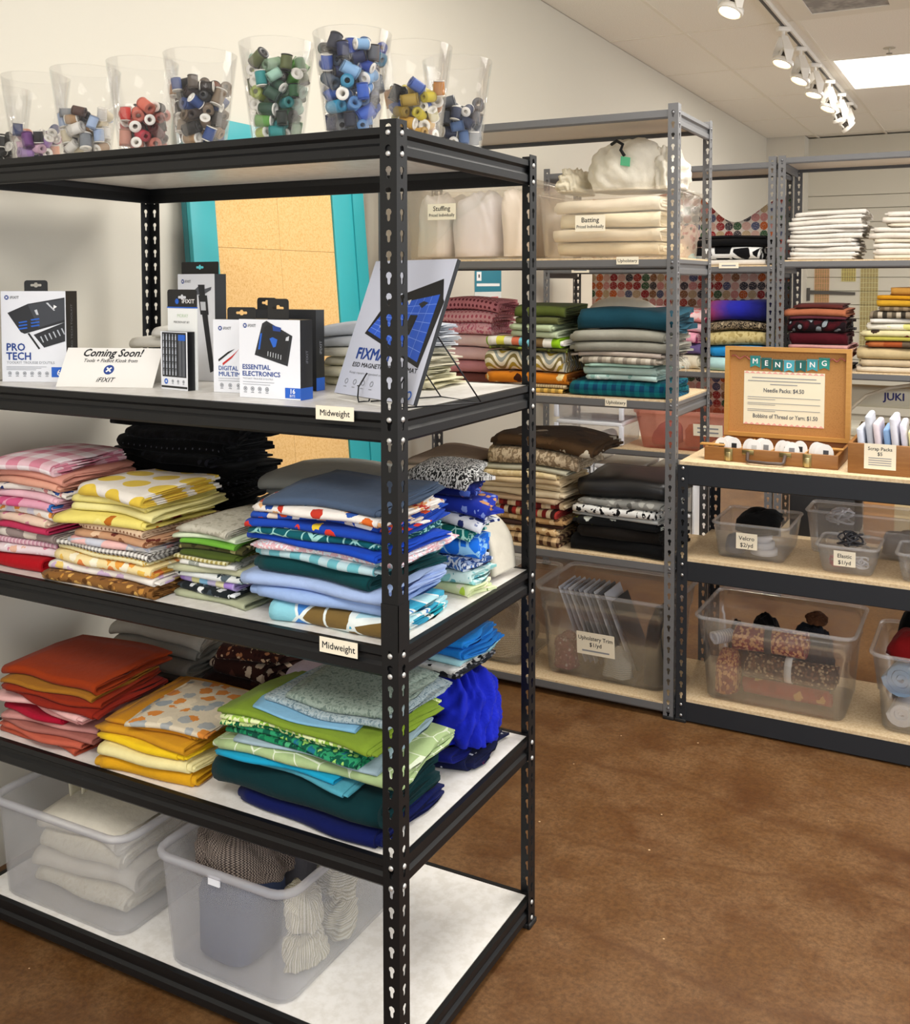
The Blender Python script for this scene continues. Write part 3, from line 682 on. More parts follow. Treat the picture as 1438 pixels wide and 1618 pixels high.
stack('blue stack behind the corner post', -.36, -.045, .024, .29, z, .265, [
    ('turquoise and brown leaf-print', leaves('46a9c4', 'eaf2ee', .062, .045, ['3aa6c8', '8fd0de', '7a6236', '4f8fd6', 'b6dfe6', '2bb0c0']), 6, {'l': .04, 'droop': (.05, .0)}), ('powder blue chambray', pl('9db8e6'), 3.8, {'l': -.01}), ('pale periwinkle', pl('a9bfe9'), 3.6, {'l': -.02}), ('dark teal', pl('0a4044'), 5, {'l': .0, 'r': -.02}),
    ('aqua and white checked', gingham('6fb9c4', 'eef5f6', .05), 2.6), ('pink and white marbled', blotch(['f0d5d8', 'dfe6ee', 'e3b6bd', 'f4eeee', '8fb7c9'], .018, 4), 2.2), ('plain royal blue', pl('1746b8'), 2.2),
    ('dark teal fern-print', leaves('0f5a66', '9fd6cf', .03, .05), 2.4), ('cobalt blue fruit-print', floral('1c45ae', ['e9c83a', 'f0f0ee', '1c45ae', 'd83a2e', '1c45ae'], .055, .3), 2.6), ('cobalt and white figured', floral('2450b8', ['f2efe9', 'd9542c', 'e8d9c8'], .045, .36), 2.0),
    ('white with orange figures', floral('efe9e2', ['d96a2b', 'c23a2a', '2d56a8', 'e8b27a'], .04, .36), 2.6), ('slate denim', pl('4a5a72'), 2.4, {'l': .04})],
    seed=17, dome=.07, jit=.011, m=3, taper=(-.0, .0))
# spilled corners beside the blue stack
stack('heap right of the blue stack', -.19, -.035, .345, .455, z, .285, [
    ('lime and cream print', floral('dfe9b8', ['b8d84a', 'f0ead2', '6f8a4a'], .03), 2.2), ('aqua marbled', blotch(['8fd0d0', 'cfe9e6', '6aaeb8'], .03), 2.2, {'r': .0}), ('blue and white ikat', blotch(['4a78c2', 'dfe8f2', '2f4f8e', 'a9c0e0'], .022, 3), 2.2),
    ('bright blue fern-print', leaves('1a6fe0', '8fc6f2', .035, .05), 3.6), ('teal leaf-print', leaves('0f6a66', 'a9dcd0', .026, .05), 2.2), ('white and navy floral', floral('e2e6ee', ['26336e', '8a93b8'], .03), 2), ('royal blue figured', floral('1b2f9a', ['7a90d8', 'c08a5a', '1b2f9a', '1b2f9a'], .03), 3.2), ('navy figured', floral('12206a', ['4a63b8', 'd06a5a', '12206a'], .028), 3.0), ('black and white speckled', blotch(['101010', 'd9d9d6', '1a1a1a', 'c8c8c4'], .008, 3), 3)],
    seed=19, dome=.12, amp=.01, jit=.014, rag=.02, rot=8)
stack('low pile beside the rear post', -.185, -.08, .472, .568, z, .105, [
    ('rose and plum print', floral('b98a94', ['5a2a4a', 'd9b0b8'], .02), 2), ('purple print', floral('3a2452', ['8a6ab0', '1c1430', 'b060a0'], .02), 2.4), ('violet floral', floral('4a2a66', ['a07ac0', '22162e'], .018), 2.2)],
    seed=23, dome=.05, rot=6)
# ================================================================ black unit, fourth shelf
z = Z[3]
stack('red stack on the black unit', -1.14, -.865, .03, .28, z, .175, [
    ('terracotta', pl('b5523a'), 2.4), ('rust salmon', pl('c2604a'), 2.2), ('mauve brown', pl('a8685e'), 2.0), ('dusty rose', pl('c98f88'), 2.0), ('raspberry red', pl('a80f2e'), 2.4, {'r': -.06}), ('blush pink', pl('d99a96'), 2.0), ('pale rose', pl('e6b4b0'), 2.0),
    ('dark brick red', pl('8a2415'), 2.6, {'r': .03}), ('deep rust', pl('8f2c12'), 2.0), ('olive gold', pl('a06a20'), 1.8), ('burnt orange', pl('96350f'), 3.4, {'r': .01, 'droop': (.06, .01)})],
    seed=29, dome=.08, jit=.012, taper=(.02, .03), rot=5, wav=.01)
stack('yellow stack on the fourth shelf', -.80, -.535, .022, .29, z, .122, [
    ('thick mustard', pl('d9a01c'), 3.8), ('pale cream-yellow', pl('efe3a4'), 3.2), ('bright yellow', pl('f0c820'), 2.2), ('golden mustard', pl('cf9420'), 2.2), ('ochre', pl('c98a1c'), 1.6, {'f': .03}), ('grey and orange leaf-print', floral('d9cdb4', ['a8acac', 'd98a3a', 'e9dcc0', '9aa4a8'], .05, .4), 1.6, {'l': .05, 'r': .0, 'rot': 8, 'f': .01})],
    seed=31, dome=.1, jit=.01, rot=5, m=3)
stack('green stack on the fourth shelf', -.445, -.05, .022, .29, z, .245, [
    ('thick navy', pl('08134c'), 5, {'l': .02}), ('thick dark teal', pl('062e32'), 10, {'l': -.02}), ('steel teal', pl('4f9db0'), 1.9, {'r': -.07}), ('bright turquoise', pl('1a9cc4'), 2.0, {'r': -.11}), ('sage grass-print', leaves('a9c08a', 'dfe8cf', .06, .02), 3.4, {'r': .015}), ('pale grey-blue', pl('9fb6c2'), 1.3, {'l': .03}),
    ('emerald batik', blotch(['0f6a4a', '1f8a5a', '0a4a3a', '4fae7a'], .02, 3), 1.7, {'r': -.05}), ('green and blue batik', blotch(['1d6f8c', '2f9a6a', '0d5a44', '9ad06a'], .022, 3, 2.), 1.7, {'r': -.04}), ('leaf green batik', blotch(['2a8a4a', '0f5a3a', 'd9e9a0', '1a7a4a'], .018, 3, 4.), 1.9, {'r': -.05}), ('lime print', blotch(['a9cc5a', 'e6f0b8', '8ab83c'], .02, 2), 1.5),
    ('olive lime', pl('7a942e'), 2.2, {'l': .0}), ('sky blue', pl('7fb2d2'), 1.1, {'l': .06, 'r': -.07, 'f': .02}), ('silver blue woven', blotch(['8a9ea6', 'a9b8bc', '6f858e'], .008, 3), 1.9, {'l': .09, 'f': .03}), ('grey-green embroidered', blotch(['7f8f84', '93a196', '6d7d74'], .01, 3), 2.2, {'l': .12, 'r': -.03, 'f': .05})],
    seed=37, dome=.07, jit=.008, rot=3, m=3)
stack('grey pile on the fourth shelf', -1.15, -.86, .375, .565, z, .17, [('charcoal', pl('4a4a4c'), 2), ('stone grey', pl('77756f'), 2), ('warm grey', pl('8a877f'), 2), ('light grey crinkled', pl('9a968c'), 2), ('pale taupe', pl('a8a296'), 2)], seed=41, amp=.012, rot=5, rag=.02)
stack('brown pile on the fourth shelf', -.81, -.615, .375, .565, z, .165, [('dark brown', pl('2c1712'), 2), ('brown and cream feather-print', floral('2c1712', ['d9c7ae', '4a2a20', '2c1712', '8a6a54'], .05, .34), 2.6), ('chocolate figured', floral('341a14', ['c9b49c', '341a14', '5a342a'], .04, .3), 2.4), ('brown fringed', floral('3a1c16', ['a8704a', '2c1512', 'cfae8a'], .014), 2)], seed=43, amp=.012, rot=5, rag=.022)
stack('lavender pile on the fourth shelf', -.565, -.32, .375, .565, z, .15, [('dark grey-violet', pl('5a5468'), 2), ('dusky lilac', pl('9a8fa8'), 2.4), ('lavender linen', pl('b9aec0'), 2.6)], seed=47, rot=5)
stack('blue heap on the fourth shelf', -.225, -.045, .35, .566, z, .045, [('navy floral', floral('10163c', ['c9ccd8', '8a2f4a', '10163c', '10163c'], .022, .25), 2.6), ('dark ink blue', pl('10186a'), 2)], seed=53, rot=6, rag=.02)
lump('crumpled_fabric', 'crumpled royal blue fabric under the azure pieces on the fourth shelf', 'fabric', (-.128, .455, z+.047), .105, .108, .118, pl('1a28bc'), 57, .16, 4.2, .8, .3, 110, 64, crease=.17)
stack('azure pieces on the fourth shelf', -.215, -.055, .36, .55, z+.207, .078, [('dark grey print', floral('2c2e34', ['8a8c92', '15161a'], .02), 1.6), ('black and white scroll-print', floral('e4e4e0', ['121214', '1c1c20', 'd0d0cc'], .028, .36), 1.8), ('pale aqua', pl('a9dce6'), 1.8), ('azure satin', pl('1a7ad0', .5), 2.2), ('bright azure', pl('1f86dc', .5), 2.2)], seed=54, amp=.004, rot=7, rag=.02, dome=.05)
# ================================================================ black unit, second shelf: white cloth behind the boxes
z = Z[1]
stack('white pile behind the boxes, left', -1.10, -.78, .41, .57, z, .125, [('creamy white', pl('e6e0d4'), 2), ('off-white', pl('ddd8cc'), 2), ('ivory', pl('e8e4da'), 2), ('chalk white', pl('e9e6de'), 1.6, {'l': .08})], seed=59, amp=.012, rot=8, rag=.02)
stack('cream pile right of the boxes', -.46, -.175, .38, .57, z, .15, [('ivory muslin', pl('ded8b8'), 1.6), ('cream muslin', pl('e4dfc4'), 1.6), ('ecru muslin', pl('dcd6c0'), 1.6), ('off-white muslin', pl('e6e2d2'), 1.6), ('pale grey', pl('c9ccd0'), 1.8, {'r': -.01}), ('silver grey', pl('bfc4cc'), 1.8, {'r': -.01})], seed=61, amp=.01, rot=6, rag=.02, m=3)
# ================================================================ grey unit A
z = ZA[2]
stack('left stack of upholstery fabrics', -.775, -.46, AY+.02, 2.18, z, .33, [
    ('yellow and black checked', gingham('3a3226', 'dcb45a', .03), 2, {'l': .2}), ('straw woven', stripe(['c9b48a', 'a8906a', 'd6c49c'], .01), 1.4, {'l': .2}), ('orange diamond-print', floral('c9781c', ['3a1c10', 'e9d49a', 'c9781c', '8a4a14'], .055, .33), 4.6, {'l': 0}), ('wavy striped', chevron(['efe6cc', '9aa09a', 'efe6cc', 'b59a3a', 'efe6cc', '8a7a4a'], .055, .014, .1), 8.5, {'m': 1}),
    ('dark green print', floral('4a4a22', ['8aa03a', '2a2a14'], .03), 1.2), ('bright block-striped', stripe(['7fcadc', '7a6240', 'f0ece0', '8ab81c', 'f0ece0', 'e8e25a', 'f0ece0', 'e07a5a', '7fcadc'], .3, 1), 4), ('pale sage', pl('b9c4a4'), 2.6, {'l': .1, 'r': -.02}), ('light sage', pl('b3c09c'), 2.8, {'l': .1, 'r': -.02}), ('olive', pl('5c6038'), 2.6, {'l': .13}), ('thick olive green', pl('55602a'), 4.2, {'l': .12})],
    seed=67, dome=.05, rot=2, jit=.008)
rs_ = stack('right stack of upholstery fabrics', -.42, -.075, AY+.02, 2.18, z, .325, [
    ('teal and navy plaid', gingham('0c3a5a', '0f6f78', .035), 5, {'m': 2}), ('aqua floral', floral('b9d2cc', ['8ab0a8', 'd9e6e0'], .03), 1.6, {'l': .04, 'r': -.03}), ('celadon', pl('a4bab2'), 2.2, {'l': .04, 'r': -.03}), ('mint edged', pl('a9cabb'), 1, {'l': .04, 'r': -.04}), ('beige striped', stripe(['b0a696', 'c4bcae', '8d8478'], .05), 2, {'l': .05, 'r': .0}),
    ('blush taupe', pl('b4a79c'), 1.4, {'l': .0}), ('mid grey', pl('8f8d82'), 3, {'l': .0}), ('stone grey', pl('a19f92'), 3.4), ('thick petrol blue', pl('1c4858'), 6.6, {'droop': (.06, .06), 'm': 2, 'r': .015, 'f': .022})],
    seed=71, dome=.06, rot=2, rag=.018)
# loose warp threads at the right end of the beige striped fabric
fo = rs_[4]; co_ = np.array([v.co[:] for v in fo.data.vertices]); xr = co_[:, 0].max(); rng = random.Random(9); mb = MB()
for k in range(46):
    y_ = rng.uniform(co_[:, 1].min()+.02, co_[:, 1].max()-.06); z_ = rng.uniform(.004, co_[:, 2].max()*.8); L_ = rng.uniform(.015, .04); d_ = rng.uniform(-.02, .02)
    mb.tube([(xr-.02, y_, z_), (xr-.002+L_*.3, y_+d_*.3, z_+.002), (xr+L_*.7, y_+d_*.7, z_-L_*.3), (xr+L_*.8, y_+d_, z_-L_*.9)], .0007, 4)
mb.build('frayed_fringe', solid('d6d2c2', .9), fo)
lump('cream_cushion', 'cream cloth mound behind the petrol blue fabric', 'fabric', (-.36, 2.25, z+.001), .19, .042, .262, pl('ebe4d4'), 93, .08, 3, .7)
stack('pink pile on the grey unit', -1.13, -.81, 2.02, 2.27, z, .355, [('dusty brown', pl('7a4a44'), 3), ('old rose', pl('c98a90'), 3), ('pale rose', pl('e6c0c0'), 3), ('blush', pl('eccfca'), 3), ('pink marbled', blotch(['d98a98', 'e9b6bc', 'c96a80'], .015), 3), ('rose tile-print', dots('dfa6aa', 'b85a6a', .018), 2.6), ('maroon-backed pink print', dots('c98088', '6d2f38', .018), 2.8)], seed=73, rot=5, rag=.02)
z = ZA[3]
stack('brown stack on the grey unit', -.80, -.46, AY+.02, 2.2, z, .415, [
    ('brown and cream plaid', gingham('4a2c1e', 'd9b98a', .035), 4), ('tan scroll-print', floral('c9a878', ['7a5434', 'e0c8a0'], .03), 2.6), ('dark brown', pl('3a241c'), 1.2), ('brown leaf-print', floral('b08a5c', ['5a3a22', 'd9bc90'], .035), 2.2), ('red and cream plaid', stripe(['7a1f1c', 'e0cfae', '3a201a', 'a8332c', 'cdb48a'], .09), 3), ('burgundy plaid', stripe(['5a1c1c', 'c9b08a', 'd9c6a4', '8a2c26'], .07), 2.6), ('taupe', pl('b49a7c'), 1.6),
    ('thick cream', pl('dccbaa'), 2.6), ('cream ribbed', stripe(['dcc9a6', 'cdb890'], .008, 0), 2.6), ('buff', pl('d6bf98'), 2), ('sand brocade', blotch(['d6c090', 'e0cca0', 'c8b080'], .03), 2.2), ('grey-green edged', pl('b4b09a'), 1.6), ('thick gold tapestry', blotch(['a8957a', 'c9b79a', '8a775e', 'b7a284'], .028, 3), 6.4, {'r': .06, 'm': 2, 'l': .02}), ('dark brown shell-print', floral('4a3622', ['4a3622', 'c9c0ac', '3a2a1a', '5c442c'], .09, .3), 4.4, {'r': .12, 'l': .04})],
    seed=79, dome=.06, rot=2, jit=.012)
stack('black stack on the grey unit', -.415, -.085, AY+.03, 2.24, z, .275, [
    ('plain black', pl('0c0c0d'), 4), ('black-brown', pl('1b1714'), 4), ('black, white and green print', floral('16181a', ['f0f0ea', '9ab82a', 'd8dcd4', '16181a'], .05, .36), 2.4), ('pale grey', pl('b4b6b4'), 1.2), ('black and white hide-print', blotch(['161618', 'e9e9e6', 'e9e9e6'], .02, 2), 2.6), ('grey scroll-print', floral('8a8a86', ['b4b4ae', '5c5c58'], .04), 2), ('thick black leather', solid('1c1c1e', .38), 6, {'droop': (.05, .03), 'r': .005, 'f': .015, 'm': 1, 'amp': .012})],
    seed=83, dome=.05, rot=2, rag=.016)
stack('pale pile on the lower grey shelf', -1.15, -.83, AY+.03, 2.2, z, .30, [('tan', pl('b09a80'), 3), ('cream', pl('dcd0b8'), 3), ('rosy beige', pl('d0b0a0'), 3), ('white', pl('e2ddd2'), 3), ('grey-white', pl('d2d4d6'), 2.4), ('pink-beige', pl('dcc4b0'), 2), ('taupe brown', pl('8d7a6c'), 1.2)], seed=89, rot=5)
# ================================================================ rear units B and C
z = ZB[1]
stack('dark pair on the rear shelf', -.40, -.055, BY+.02, 3.85, z, .15, [('plain white', pl('ddd6cc'), 2.4), ('black with white scrolls', leaves('101012', 'e9e9e6', .07, .09), 5.5, {'m': 1}), ('folded black', pl('0e0e10'), 3), ('thin black', pl('161618'), 1.2)], seed=97, rot=2, dome=.04)
z = ZB[2]
def tie():
    t = NT('tie_dyed_cloth'); o = t.xyz(t.uv(kind='Object')); n = t.noise(t.uv(kind='Object'), 9, 3)
    f = t.math('ADD', t.math('MULTIPLY_ADD', o[0], 3.2, .55), t.math('MULTIPLY_ADD', n[0], .35, -.17)); return cloth_end(t, t.ramp(f, ['c23a4a', '7a3a78', '2c2c9a', '2428a0', '1c1f78', '12144a'], False))
stack('right pile on the rear shelf', -.335, -.055, BY+.02, 3.82, z, .365, [('pale aqua', pl('b4dcdc'), 5), ('bright sky blue', pl('2a93d6'), 4), ('khaki crinkled', blotch(['b4a26a', 'c8b882', 'a08e58'], .03, 3), 5), ('black and tan animal-print', blotch(['2a241c', '8a7a62', '3c342a', 'a8987c'], .02, 2), 3), ('red and blue tie-dyed', tie(), 7.5, {'m': 1})], seed=101, rot=3, dome=.06)
stack('left pile on the rear shelf', -.80, -.38, BY+.05, 3.8, z, .32, [('cream', pl('d9cfb8'), 4), ('violet', pl('6a5a8a'), 3), ('pink and plum print', floral('e6a0b4', ['8a2f5a', 'f4d6dc'], .04), 3), ('pale pink', pl('ecc4cc'), 3), ('pink flowered', floral('f0d0d0', ['e06a7a', 'f4a0a0', '8a2f4a'], .06), 3)], seed=103, rot=5)
z = ZC[1]
WH1 = [pl('e4ddd2'), pl('e9e4da'), pl('e6e0d6'), pl('ebe6de')]
stack('left white stack on the back-right unit', .055, .395, BY+.025, 3.8, z, .238, [(('chalk white', 'ivory', 'off-white', 'bone white')[k % 4], WH1[k % 4], 1+.25*((k*7) % 3), {'droop': (.12, .05)} if k in (6, 7) else ({'r': -.03} if k < 5 else {})) for k in range(11)], seed=107, rot=2, dome=.05, m=2)
stack('right white stack on the back-right unit', .43, .80, BY+.025, 3.8, z, .225, [(('cream white', 'ivory', 'warm white')[k % 3], [pl('e2d8c4'), pl('e6ddd0'), pl('e8e2d8')][k % 3], 1+.3*((k*5) % 3), {'l': .05 if k > 5 else 0}) for k in range(9)], seed=109, rot=2, dome=.05)
z = ZC[2]
stack('maroon stack on the back-right unit', .05, .33, BY+.03, 3.8, z, .32, [('black and cream', floral('1a1616', ['d9d0c4', '3a2a2a'], .03), 2), ('dark red', pl('5a0f16'), 3), ('coral', pl('c9705a'), 1.8), ('peach', pl('dcae94'), 1.8), ('dusty pink', pl('cf9a96'), 1.4), ('deep maroon', pl('4a0e18'), 5), ('maroon and black', blotch(['481018', '3a0c14', '1c1014', '8a9298'], .05, 1), 5), ('plum', pl('5a2a34'), 1.2), ('rust and white', pl('b06a4a'), 3), ('dark wine', pl('5c2a26'), 1.6, {'l': .03, 'r': -.03})], seed=113, rot=4, amp=.002, dome=.04)
stack('tan stack on the back-right unit', .375, .76, BY+.03, 3.82, z, .40, [('ivory', pl('dccfb8'), 2.4), ('beige', pl('c8b596'), 2.8), ('thick sand', pl('cdb88c'), 5), ('rust, yellow and taupe patchwork', stripe(['6a5a4a', 'c8a85a', 'a8532c', 'b86a3c', 'a8532c'], .4), 2.6, {'l': .03}), ('chartreuse', pl('b4ac4c'), 1.6, {'l': .02}), ('cream with wine dots', floral('e0d6a8', ['7a1c2a', 'e0d6a8', '3a2c22', 'e0d6a8'], .07, .25), 2.6, {'l': .02}), ('white with yellow ovals', floral('e9e4d4', ['e0dc8a', 'e9e4d4'], .06, .4), 2.8, {'l': .04}), ('white', pl('e6e2da'), 2, {'l': .04}), ('grey-brown plaid', stripe(['5c5244', 'c4b8a4', '3a342c', '9a8c78'], .08), 2.8, {'l': .06}), ('brown striped', stripe(['6a5a44', '8a785e'], .04), 1.8, {'l': .07}), ('mustard', pl('c99a2c'), 2.8, {'l': .08}), ('golden', pl('c98f1c'), 1.8, {'l': .07}), ('camel', pl('b5843c'), 3.2, {'l': .11})], seed=127, rot=1, dome=.02, amp=.002)
# ---------------------------------------------------------------- clear cups of thread spools on the top shelf
CUPM = plastic(.02, 'fefefe', .04, 'ffffff', .28)
RB0, RT0, HC = .052, .0765, .197
def cup_mesh():
    o = [(.001, .0), (RB0-.004, .0), (RB0, .004), (RT0, HC), (RT0-.0012, HC+.001), (RT0-.0024, HC), (RB0-.002, .008), (.001, .007)]
    return MB().lathe(o, 40, 0, None, True, False).mesh('clear_cup', CUPM)
CUPME = cup_mesh()
def spool_meshes(r, L):
    core = MB().lathe([(r*.42, 0), (r*.98, 0), (r, L*.02), (r*.98, L*.055), (r*.5, L*.075), (r*.5, L*.925), (r*.98, L*.945), (r, L*.98), (r*.98, L), (r*.42, L), (r*.42, L*.5), (r*.42, 0)], 16, 0, Matrix.Translation((0, 0, -L/2)), True, False)
    th = MB().lathe([(r*.5, L*.08), (r*.93, L*.08), (r*.96, L*.2), (r*.96, L*.8), (r*.93, L*.92), (r*.5, L*.92)], 16, 0, Matrix.Translation((0, 0, -L/2)), True, False)
    cm = NT('spool_plastic'); oi = cm.n('ShaderNodeObjectInfo'); cm.l(oi.outputs['Color'], cm.p.inputs['Base Color']); cm.set(Roughness=.4)
    return core.mesh('spool_core', cm.m), th.mesh('wound_thread', objcol())
SIZES = [(.0118, .031), (.013, .036), (.011, .028)]
SPM = [spool_meshes(*s) for s in SIZES]
def fill(cx, cy, z0, top, cols, cup, seed):
    rng = np.random.default_rng(seed); S = np.zeros((0, 4)); fails = 0
    for k in range(220):
        si = int(rng.integers(0, 3)); r, L = SIZES[si]; K = 420
        ang = rng.uniform(0, 2*np.pi, K); el = np.where(rng.random(K) < .35, rng.uniform(1.1, 1.57, K), rng.uniform(-.6, .6, K))
        d = np.stack([np.cos(ang)*np.cos(el), np.sin(ang)*np.cos(el), np.sin(el)], 1)
        h = L/2-r*.55
        rr = np.sqrt(rng.random(K))*(RT0-.004-r); aa = rng.uniform(0, 2*np.pi, K)
        c = np.stack([rr*np.cos(aa), rr*np.sin(aa)], 1)
        # capsule made of 3 balls; lowest height at which no ball meets a ball already lying in the cup
        best = np.full(K, .008+r)
        zmin = np.full(K, 0.)
        for q in (-1, 0, 1):
            bz = d[:, 2]*h*q; zmin = np.maximum(zmin, .0085+r*.95+np.abs(bz)*1.1)
            if len(S):
                bx = c[:, 0]+d[:, 0]*h*q; by = c[:, 1]+d[:, 1]*h*q
                d2 = (bx[:, None]-S[None, :, 0])**2+(by[:, None]-S[None, :, 1])**2; R2 = ((r+S[None, :, 3])*.9)**2
                zz = np.where(d2 < R2, S[None, :, 2]+np.sqrt(np.maximum(R2-d2, 0))-bz[:, None], 0); zmin = np.maximum(zmin, zz.max(1))
        # stay inside the flaring wall
        ok = np.ones(K, bool)
        for q in (-1, 1):
            ex = c[:, 0]+d[:, 0]*(L/2)*q; ey = c[:, 1]+d[:, 1]*(L/2)*q; ez = zmin+d[:, 2]*(L/2)*q
            wall = RB0+(RT0-RB0)*np.clip(ez, 0, HC)/HC-.0025
            ok &= np.hypot(ex, ey)+r*.8*np.sqrt(np.maximum(.12, 1-(d[:, 0]*np.cos(aa)+d[:, 1]*np.sin(aa))**2)) < wall
        if fails > 30: break
        if not ok.any(): fails += 1; continue
        zmin = np.where(ok, zmin, 9); j = int(np.argmin(zmin))
        if zmin[j] > top: fails += 1; continue
        fails = max(0, fails-1)
        p = (c[j, 0], c[j, 1], zmin[j])
        S = np.concatenate([S, [[p[0]+d[j, 0]*h*q, p[1]+d[j, 1]*h*q, p[2]+d[j, 2]*h*q, r] for q in (-1, 0, 1)]])
        nm, col, cc = cols[int(rng.integers(0, len(cols)))]
        o = link('thread_spool', None, None, (cx+p[0], cy+p[1], z0+p[2])); o.rotation_mode = 'QUATERNION'
        o.rotation_quaternion = Vector(d[j]).to_track_quat('Z', 'Y')
        co = link('spool_core', SPM[si][0], o); co.color = c4(cc) if rng.random() < .55 else tuple(v*.6 for v in lin(col))+(1,)
        th = link('wound_thread', SPM[si][1], o); th.color = c4(col)
        tag(o, nm+' thread spool in the '+cup, 'thread spool', 'thread spools in the '+cup)
W_, K_ = 'ece8df', '1c1b1b'
CUPS = [
    (0, 0, 'cup of dark spools at the left edge', 'clear plastic cup of black spools cut by the left edge', .085, [('black', '151416', W_), ('dark brown', '2c211c', K_)]),
    (58, 0, 'cup of pink and purple spools', 'clear plastic cup holding a low layer of pink and purple spools', .074, [('plum purple', '6a2f7a', W_), ('lilac', 'b08ac8', W_), ('peach', 'eda582', W_), ('pink', 'd98ab0', W_), ('navy', '25386e', W_), ('pale pink', 'e6bcd0', W_), ('black', '1c191c', W_)]),
    (137, 0, 'cup of white and cream spools', 'clear plastic cup holding white, cream and tan spools', .1, [('white', 'ece8e0', W_), ('cream', 'dccfae', W_), ('tan', 'a8835a', W_), ('light blue', 'a9bfe0', W_), ('ivory', 'e4dcc6', W_), ('grey', '7d8288', W_), ('brown', '4a2c20', K_), ('silver', 'c4c2bc', W_)]),
    (227, 0, 'cup of red spools', 'clear plastic cup holding red and coral spools', .1, [('bright red', 'c8201c', W_), ('scarlet', 'd8342c', W_), ('coral', 'd9705a', W_), ('rust', 'a8422c', W_), ('salmon', 'd9907a', W_), ('burgundy', '5c1c20', K_), ('pinkish red', 'c83a4c', W_), ('black', '1c1614', W_)]),
    (318, 0, 'cup of brown spools', 'clear plastic cup more than half full of brown and black spools', .135, [('dark brown', '35231a', K_), ('black', '161414', K_), ('chestnut', '6a3a26', K_), ('taupe', '8a7660', W_), ('tan', 'a8835a', W_), ('chocolate', '4a3022', K_), ('espresso', '241914', W_), ('grey-brown', '5c5248', K_), ('blue', '2c4a8a', W_)]),
    (439, 0, 'cup of green spools', 'clear plastic cup filled with green spools', .165, [('dark green', '1f4430', W_), ('forest green', '2c5c34', K_), ('olive', '5a6236', K_), ('black-green', '17241c', K_), ('grass green', '5a9a3a', W_), ('mint', '9fc8b4', W_), ('teal', '1f8a8a', W_), ('sage', '7d9a7a', W_), ('lime', 'b4c84a', W_), ('moss', '3a4a22', K_)]),
    (557.5, 0, 'cup of blue spools', 'clear plastic cup filled high with blue spools beside the corner post', .172, [('navy', '17224c', K_), ('royal blue', '1c3f9a', W_), ('sky blue', '5a93d0', W_), ('light blue', '8ab4dc', W_), ('cobalt', '2456b8', W_), ('midnight', '10162c', K_), ('slate', '47566a', W_), ('cyan', '2c9ac4', W_), ('steel blue', '5a7ba8', W_), ('grey', '5c6068', K_)]),
    (None, (-.104, .238), 'cup of yellow spools', 'clear plastic cup holding yellow and gold spools behind the corner post', .112, [('yellow', 'd8c42c', W_), ('lemon', 'e4d86a', W_), ('gold', 'c8982c', W_), ('amber', 'c8822c', W_), ('cream', 'e0d6a4', W_), ('tan', 'b0935a', W_), ('black', '1c1a16', K_), ('blue', '3a5aa8', W_), ('mustard', 'a88a2c', K_)]),
    (None, (-.094, .398), 'cup of navy spools', 'rearmost clear plastic cup holding navy and charcoal spools', .105, [('navy', '1f2c4c', W_), ('charcoal', '2c2e32', K_), ('steel blue', '4a6a9a', W_), ('grey', '6a6e74', W_), ('black', '151518', K_), ('slate grey', '454c58', K_)])]
for k, (px, xy, cn, lb, n, cols) in enumerate(CUPS):
    if px is None: x, y = xy
    else: y = .09 if k else .155; x = float(on(px, 205, 1, y)[0])
    c = link('clear_cup', CUPME, None, (x, y, Z[0])); tag(c, lb, 'cup', 'clear cups on the top shelf')
    fill(x, y, Z[0], n, cols, cn, 100+k)
# ---------------------------------------------------------------- boxed tool kits on the second shelf
z2 = Z[1]
CART_W = solid('e6e8ee', .45); CART_K = solid('101114', .4); BLUE = solid('1f5fc4', .5); NAVY = solid('1b3f8c', .5); CHROME = solid('b9bdc4', .3, .6); DKG = solid('23252a', .5); MID = solid('55585f', .5); LGT = solid('c9ccd2', .5)
def hang_tab(parent, x0, x1, z0, z1, y, mat, r=.006):
    """card tab with a euro hang slot cut through"""
    cx = (x0+x1)/2; w = (x1-x0); h = z1-z0; zc = z0+h*.55
    sl = min(.013, w*.3); sh = .0028; bump = .005
    hole = [(cx-sl, zc-sh), (cx-bump, zc-sh), (cx-bump*.6, zc-sh*1.9), (cx+bump*.6, zc-sh*1.9), (cx+bump, zc-sh), (cx+sl, zc-sh), (cx+sl*1.12, zc), (cx+sl, zc+sh), (cx+bump, zc+sh), (cx+bump*.6, zc+sh*2.2), (cx-bump*.6, zc+sh*2.2), (cx-bump, zc+sh), (cx-sl, zc+sh), (cx-sl*1.12, zc)]
    outl = [(x0, z0), (x1, z0), (x1, z1-r), (x1-r*.3, z1-r*.3), (x1-r, z1), (x0+r, z1), (x0+r*.3, z1-r*.3), (x0, z1-r)]
    lo = [hole[13]]+hole[0:7]; up = hole[6:14]
    lower = [(x0, z0), (x1, z0), (x1, zc)]+[hole[6]]+hole[5::-1]+[hole[13], (x0, zc)]
    upper = [(x0, zc), hole[13]]+hole[12:5:-1]+[(x1, zc), (x1, z1-r), (x1-r*.3, z1-r*.3), (x1-r, z1), (x0+r, z1), (x0+r*.3, z1-r*.3), (x0, z1-r)]
    mb = MB()
    for poly in (lower, upper):
        n = len(poly); vs = [(a, y, b) for a, b in poly]+[(a, y+.0012, b) for a, b in poly]
        mb.add(vs, [tuple(range(n)), tuple(range(2*n-1, n-1, -1))]+[(i, n+i, n+(i+1) % n, (i+1) % n) for i in range(n)])
    return mb.build('hang_tab', mat, parent)
